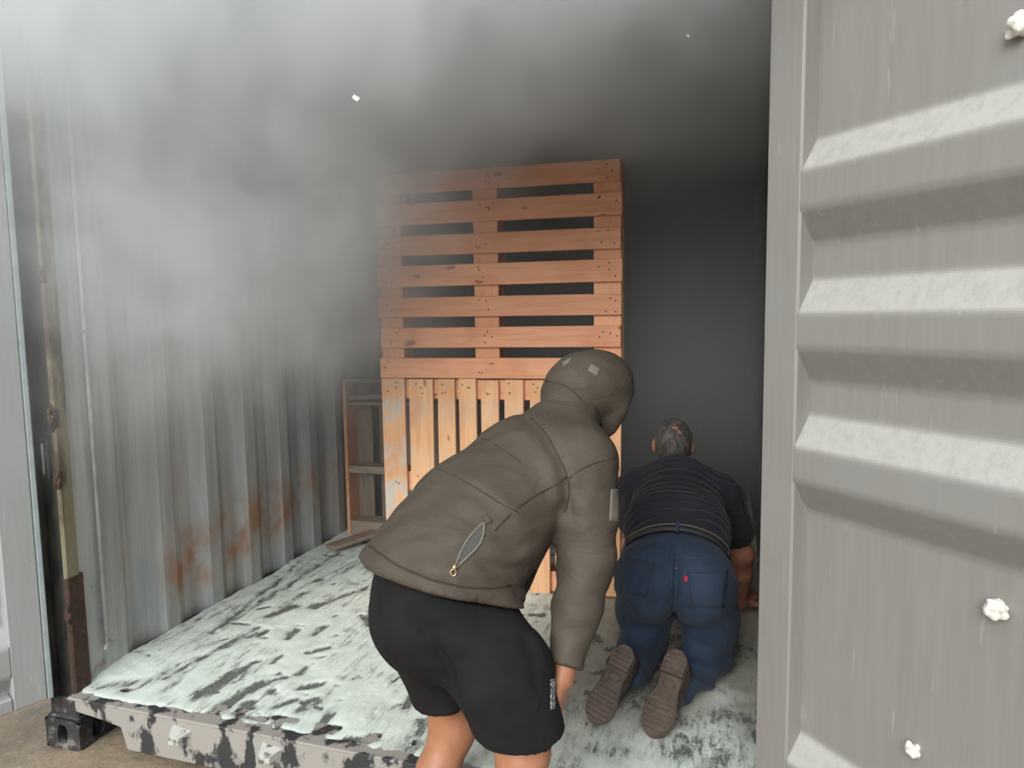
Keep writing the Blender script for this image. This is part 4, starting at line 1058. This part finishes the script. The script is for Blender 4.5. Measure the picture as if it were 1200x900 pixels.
    for r0 in range(4):
        for k in range(N): fs.append((r0*N+k, r0*N+(k+1) % N, ((r0+1) % 4)*N+(k+1) % N, ((r0+1) % 4)*N+k))
    bl = sub('belt', fix(mesh_from('belt', vs, fs, True)), root, MT['belt'])
    ed = [bc+sp*0.015+dr*(r_+0.006) for (dr, r_) in ring0]
    sub('belt_edge', tube_mesh(ed, 0.0022, 5, True, MT['velcro']), bl)
    for ki in (12, 3, 21):
        o_, r_ = ring0[ki]; ctr = bc+o_*(r_+0.009); tn = nrm(np.cross(o_, sp)); vs = []
        for (aa, bb, cc) in [(a_, b_, c2) for a_ in (-1, 1) for b_ in (-1, 1) for c2 in (-1, 1)]: vs.append(ctr+tn*aa*0.007+sp*bb*0.030+o_*cc*0.002)
        fs = [(0, 1, 3, 2), (4, 6, 7, 5), (0, 4, 5, 1), (2, 3, 7, 6), (0, 2, 6, 4), (1, 5, 7, 3)]
        sub('belt_loop', fix(mesh_from('loop', vs, fs)), jn, MT['jeans'])
    def seam(pix, r=0.0016, nm='seam', off=0.0):
        pth = js.path(pix, off)
        if len(pth) > 2: sub(nm, tube_mesh(pth, r, 5, mat=MT['thread']), jn)
    seam([(787, 642), (787, 665), (787, 690), (787, 712)], 0.0024, 'seat_seam')
    seam([(733, 641), (760, 646), (787, 648)], nm='yoke_seam'); seam([(787, 654), (820, 654), (852, 650)], nm='yoke_seam')
    sub('back_pocket', js.patch([(728, 654), (768, 661), (758, 700), (730, 692)], 0.003, 8), jn, MT['jeans'])
    sub('back_pocket', js.patch([(806, 671), (852, 670), (848, 712), (808, 712)], 0.003, 8), jn, MT['jeans'])
    seam([(728, 656), (748, 660), (768, 662)], 0.002, 'pocket_hem', 0.003); seam([(768, 662), (763, 682), (758, 700)], 0.002, 'pocket_hem', 0.003)
    seam([(806, 672), (830, 675), (852, 672)], 0.002, 'pocket_hem', 0.003); seam([(806, 672), (807, 690), (808, 712)], 0.002, 'pocket_hem', 0.003)
    MT['red'] = simple('red_pocket_tag', (0.45, 0.02, 0.06), (0.35, 0.02, 0.05), 50, bump=0)
    sub('pocket_tag', js.patch([(802, 675), (806, 675), (806, 682), (802, 682)], 0.006, 2), jn, MT['red'])
person_kneeling()

# ------------------------------------------------------------------ smoke and powder haze hanging in the container, drifting out under the header
def smoke():
    m = bpy.data.materials.new('pale_grey_smoke'); m.use_nodes = True
    nt = m.node_tree; nt.nodes.clear(); t = NT(nt); o = t.obj(); x, y, z = t.sep(o)
    wv = nt.nodes.new('ShaderNodeTexNoise'); t.l.new(o, wv.inputs['Vector']); wv.inputs['Scale'].default_value = 1.3; wv.inputs['Detail'].default_value = 1
    va = nt.nodes.new('ShaderNodeVectorMath'); va.operation = 'MULTIPLY_ADD'; t.l.new(wv.outputs['Color'], va.inputs[0]); va.inputs[1].default_value = (0.7, 0.7, 0.7); t.l.new(o, va.inputs[2])
    n1 = t.noise(t.mapp(va.outputs[0], (1, 0.8, 1), (3.1, 0.4, 1.7)), 1.15, 2, 0.5)
    n2 = t.noise(t.mapp(va.outputs[0], (1, 0.8, 0.8), (0.3, 2.4, 5.2)), 4.2, 5, 0.62)
    nn = t.math('SUBTRACT', n1, 0.5)
    zz = t.math('MULTIPLY_ADD', nn, 0.8, z)
    xx = t.math('MULTIPLY_ADD', nn, 0.8, x)
    plume = t.math('MULTIPLY', t.sstep(zz, 0.75, 2.0), t.sstep(xx, 1.10, 0.15))            # rolling up the left wall
    roof = t.math('MULTIPLY', t.sstep(t.math('MULTIPLY_ADD', nn, 0.5, z), 1.88, 2.50), t.sstep(xx, 2.9, 1.3))   # layer under the roof, spilling out at the front
    roof = t.math('MULTIPLY', roof, t.math('MULTIPLY', t.sstep(y, -0.80, -0.05), t.sstep(x, -0.30, 0.20)))
    frn = t.sstep(y, -0.45, 0.30); bak = t.sstep(y, 3.6, 2.2)
    wisp = t.sstep(n2, 0.34, 0.66, 0.40, 1.6)
    d = t.math('MULTIPLY', t.math('ADD', t.math('MULTIPLY', plume, frn), t.math('MULTIPLY', roof, 1.8)), bak)
    d = t.math('MULTIPLY', t.math('MULTIPLY', d, wisp), SMOKE_D)
    for c, r_, a_ in (((0.50, 1.15, 1.42), 0.55, 1.1), ((0.75, 0.75, 2.0), 0.5, 0.7), ((1.05, 0.30, 1.95), 0.75, 0.55)):      # puffs drifting off the wall
        ds = nt.nodes.new('ShaderNodeVectorMath'); ds.operation = 'DISTANCE'; t.l.new(va.outputs[0], ds.inputs[0]); ds.inputs[1].default_value = tuple(q+0.35 for q in c)
        d = t.math('ADD', d, t.math('MULTIPLY', t.sstep(ds.outputs['Value'], r_, 0.05), t.math('MULTIPLY', wisp, a_)))
    hz = t.math('MULTIPLY', t.sstep(y, 0.9, 2.2), t.sstep(zz, 0.1, 1.4, 0.15, 1.0)); hz = t.math('MULTIPLY', hz, HAZE_D)
    ins = t.math('MULTIPLY', t.sstep(x, -0.30, 0.05), t.sstep(z, 3.15, 2.7))
    d = t.math('MULTIPLY', t.math('ADD', d, hz), ins)
    pv = nt.nodes.new('ShaderNodeVolumePrincipled'); pv.inputs['Color'].default_value = (0.905, 0.935, 0.96, 1)
    pv.inputs['Anisotropy'].default_value = 0.0; t.l.new(d, pv.inputs['Density'])
    out = nt.nodes.new('ShaderNodeOutputMaterial'); t.l.new(pv.outputs[0], out.inputs['Volume'])
    try: m.cycles.volume_sampling = 'MULTIPLE_IMPORTANCE'
    except Exception: pass
    o = link('smoke', box_mesh(-0.34, XR-0.01, -0.85, 5.84, 0.02, 3.2, 0, m))
    tag(o, 'pale grey smoke billowing under the container roof', 'smoke', None, 'stuff')
SMOKE_D, HAZE_D = 3.2, 0.62
smoke()

# ------------------------------------------------------------------ flakes of ash adrift in the smoke
MT['ash'] = simple('pale_ash_flake', (0.85, 0.82, 0.78), (0.7, 0.62, 0.56), 200, bump=0)
def flake(px, py, d, r, label):
    vs, fs = [], []; rn = random.Random(px)
    for lay in (0, 1):
        for j in range(5):
            for i in range(5):
                u, v = i/4-0.5, j/4-0.5; k = 1-0.35*abs(v)+rn.uniform(-.08, .08)*(1-lay)
                vs.append((u*r*2*k, v*r*1.1, r*0.9*u*u+0.3*r*v-lay*r*0.10))
    for j in range(4):
        for i in range(4):
            a = j*5+i; fs.append((a, a+1, a+6, a+5)); a += 25; fs.append((a, a+5, a+6, a+1))
    rim = [0, 1, 2, 3, 4, 9, 14, 19, 24, 23, 22, 21, 20, 15, 10, 5]
    for a, b in zip(rim, rim[1:]+rim[:1]): fs.append((a, b, b+25, a+25))
    o = link('ash_flake', fix(mesh_from('flake', vs, fs)), MT['ash']); o.location = U(px, py, d); o.rotation_euler = (1.2, 0.6, 0.3)
    tag(o, label, 'ash flake')
flake(417, 115, 1.7, 0.009, 'curled pale ash flake drifting in the bright smoke')
flake(806, 42, 2.0, 0.006, 'tiny white ash flake drifting in the dark smoke beside the open door')
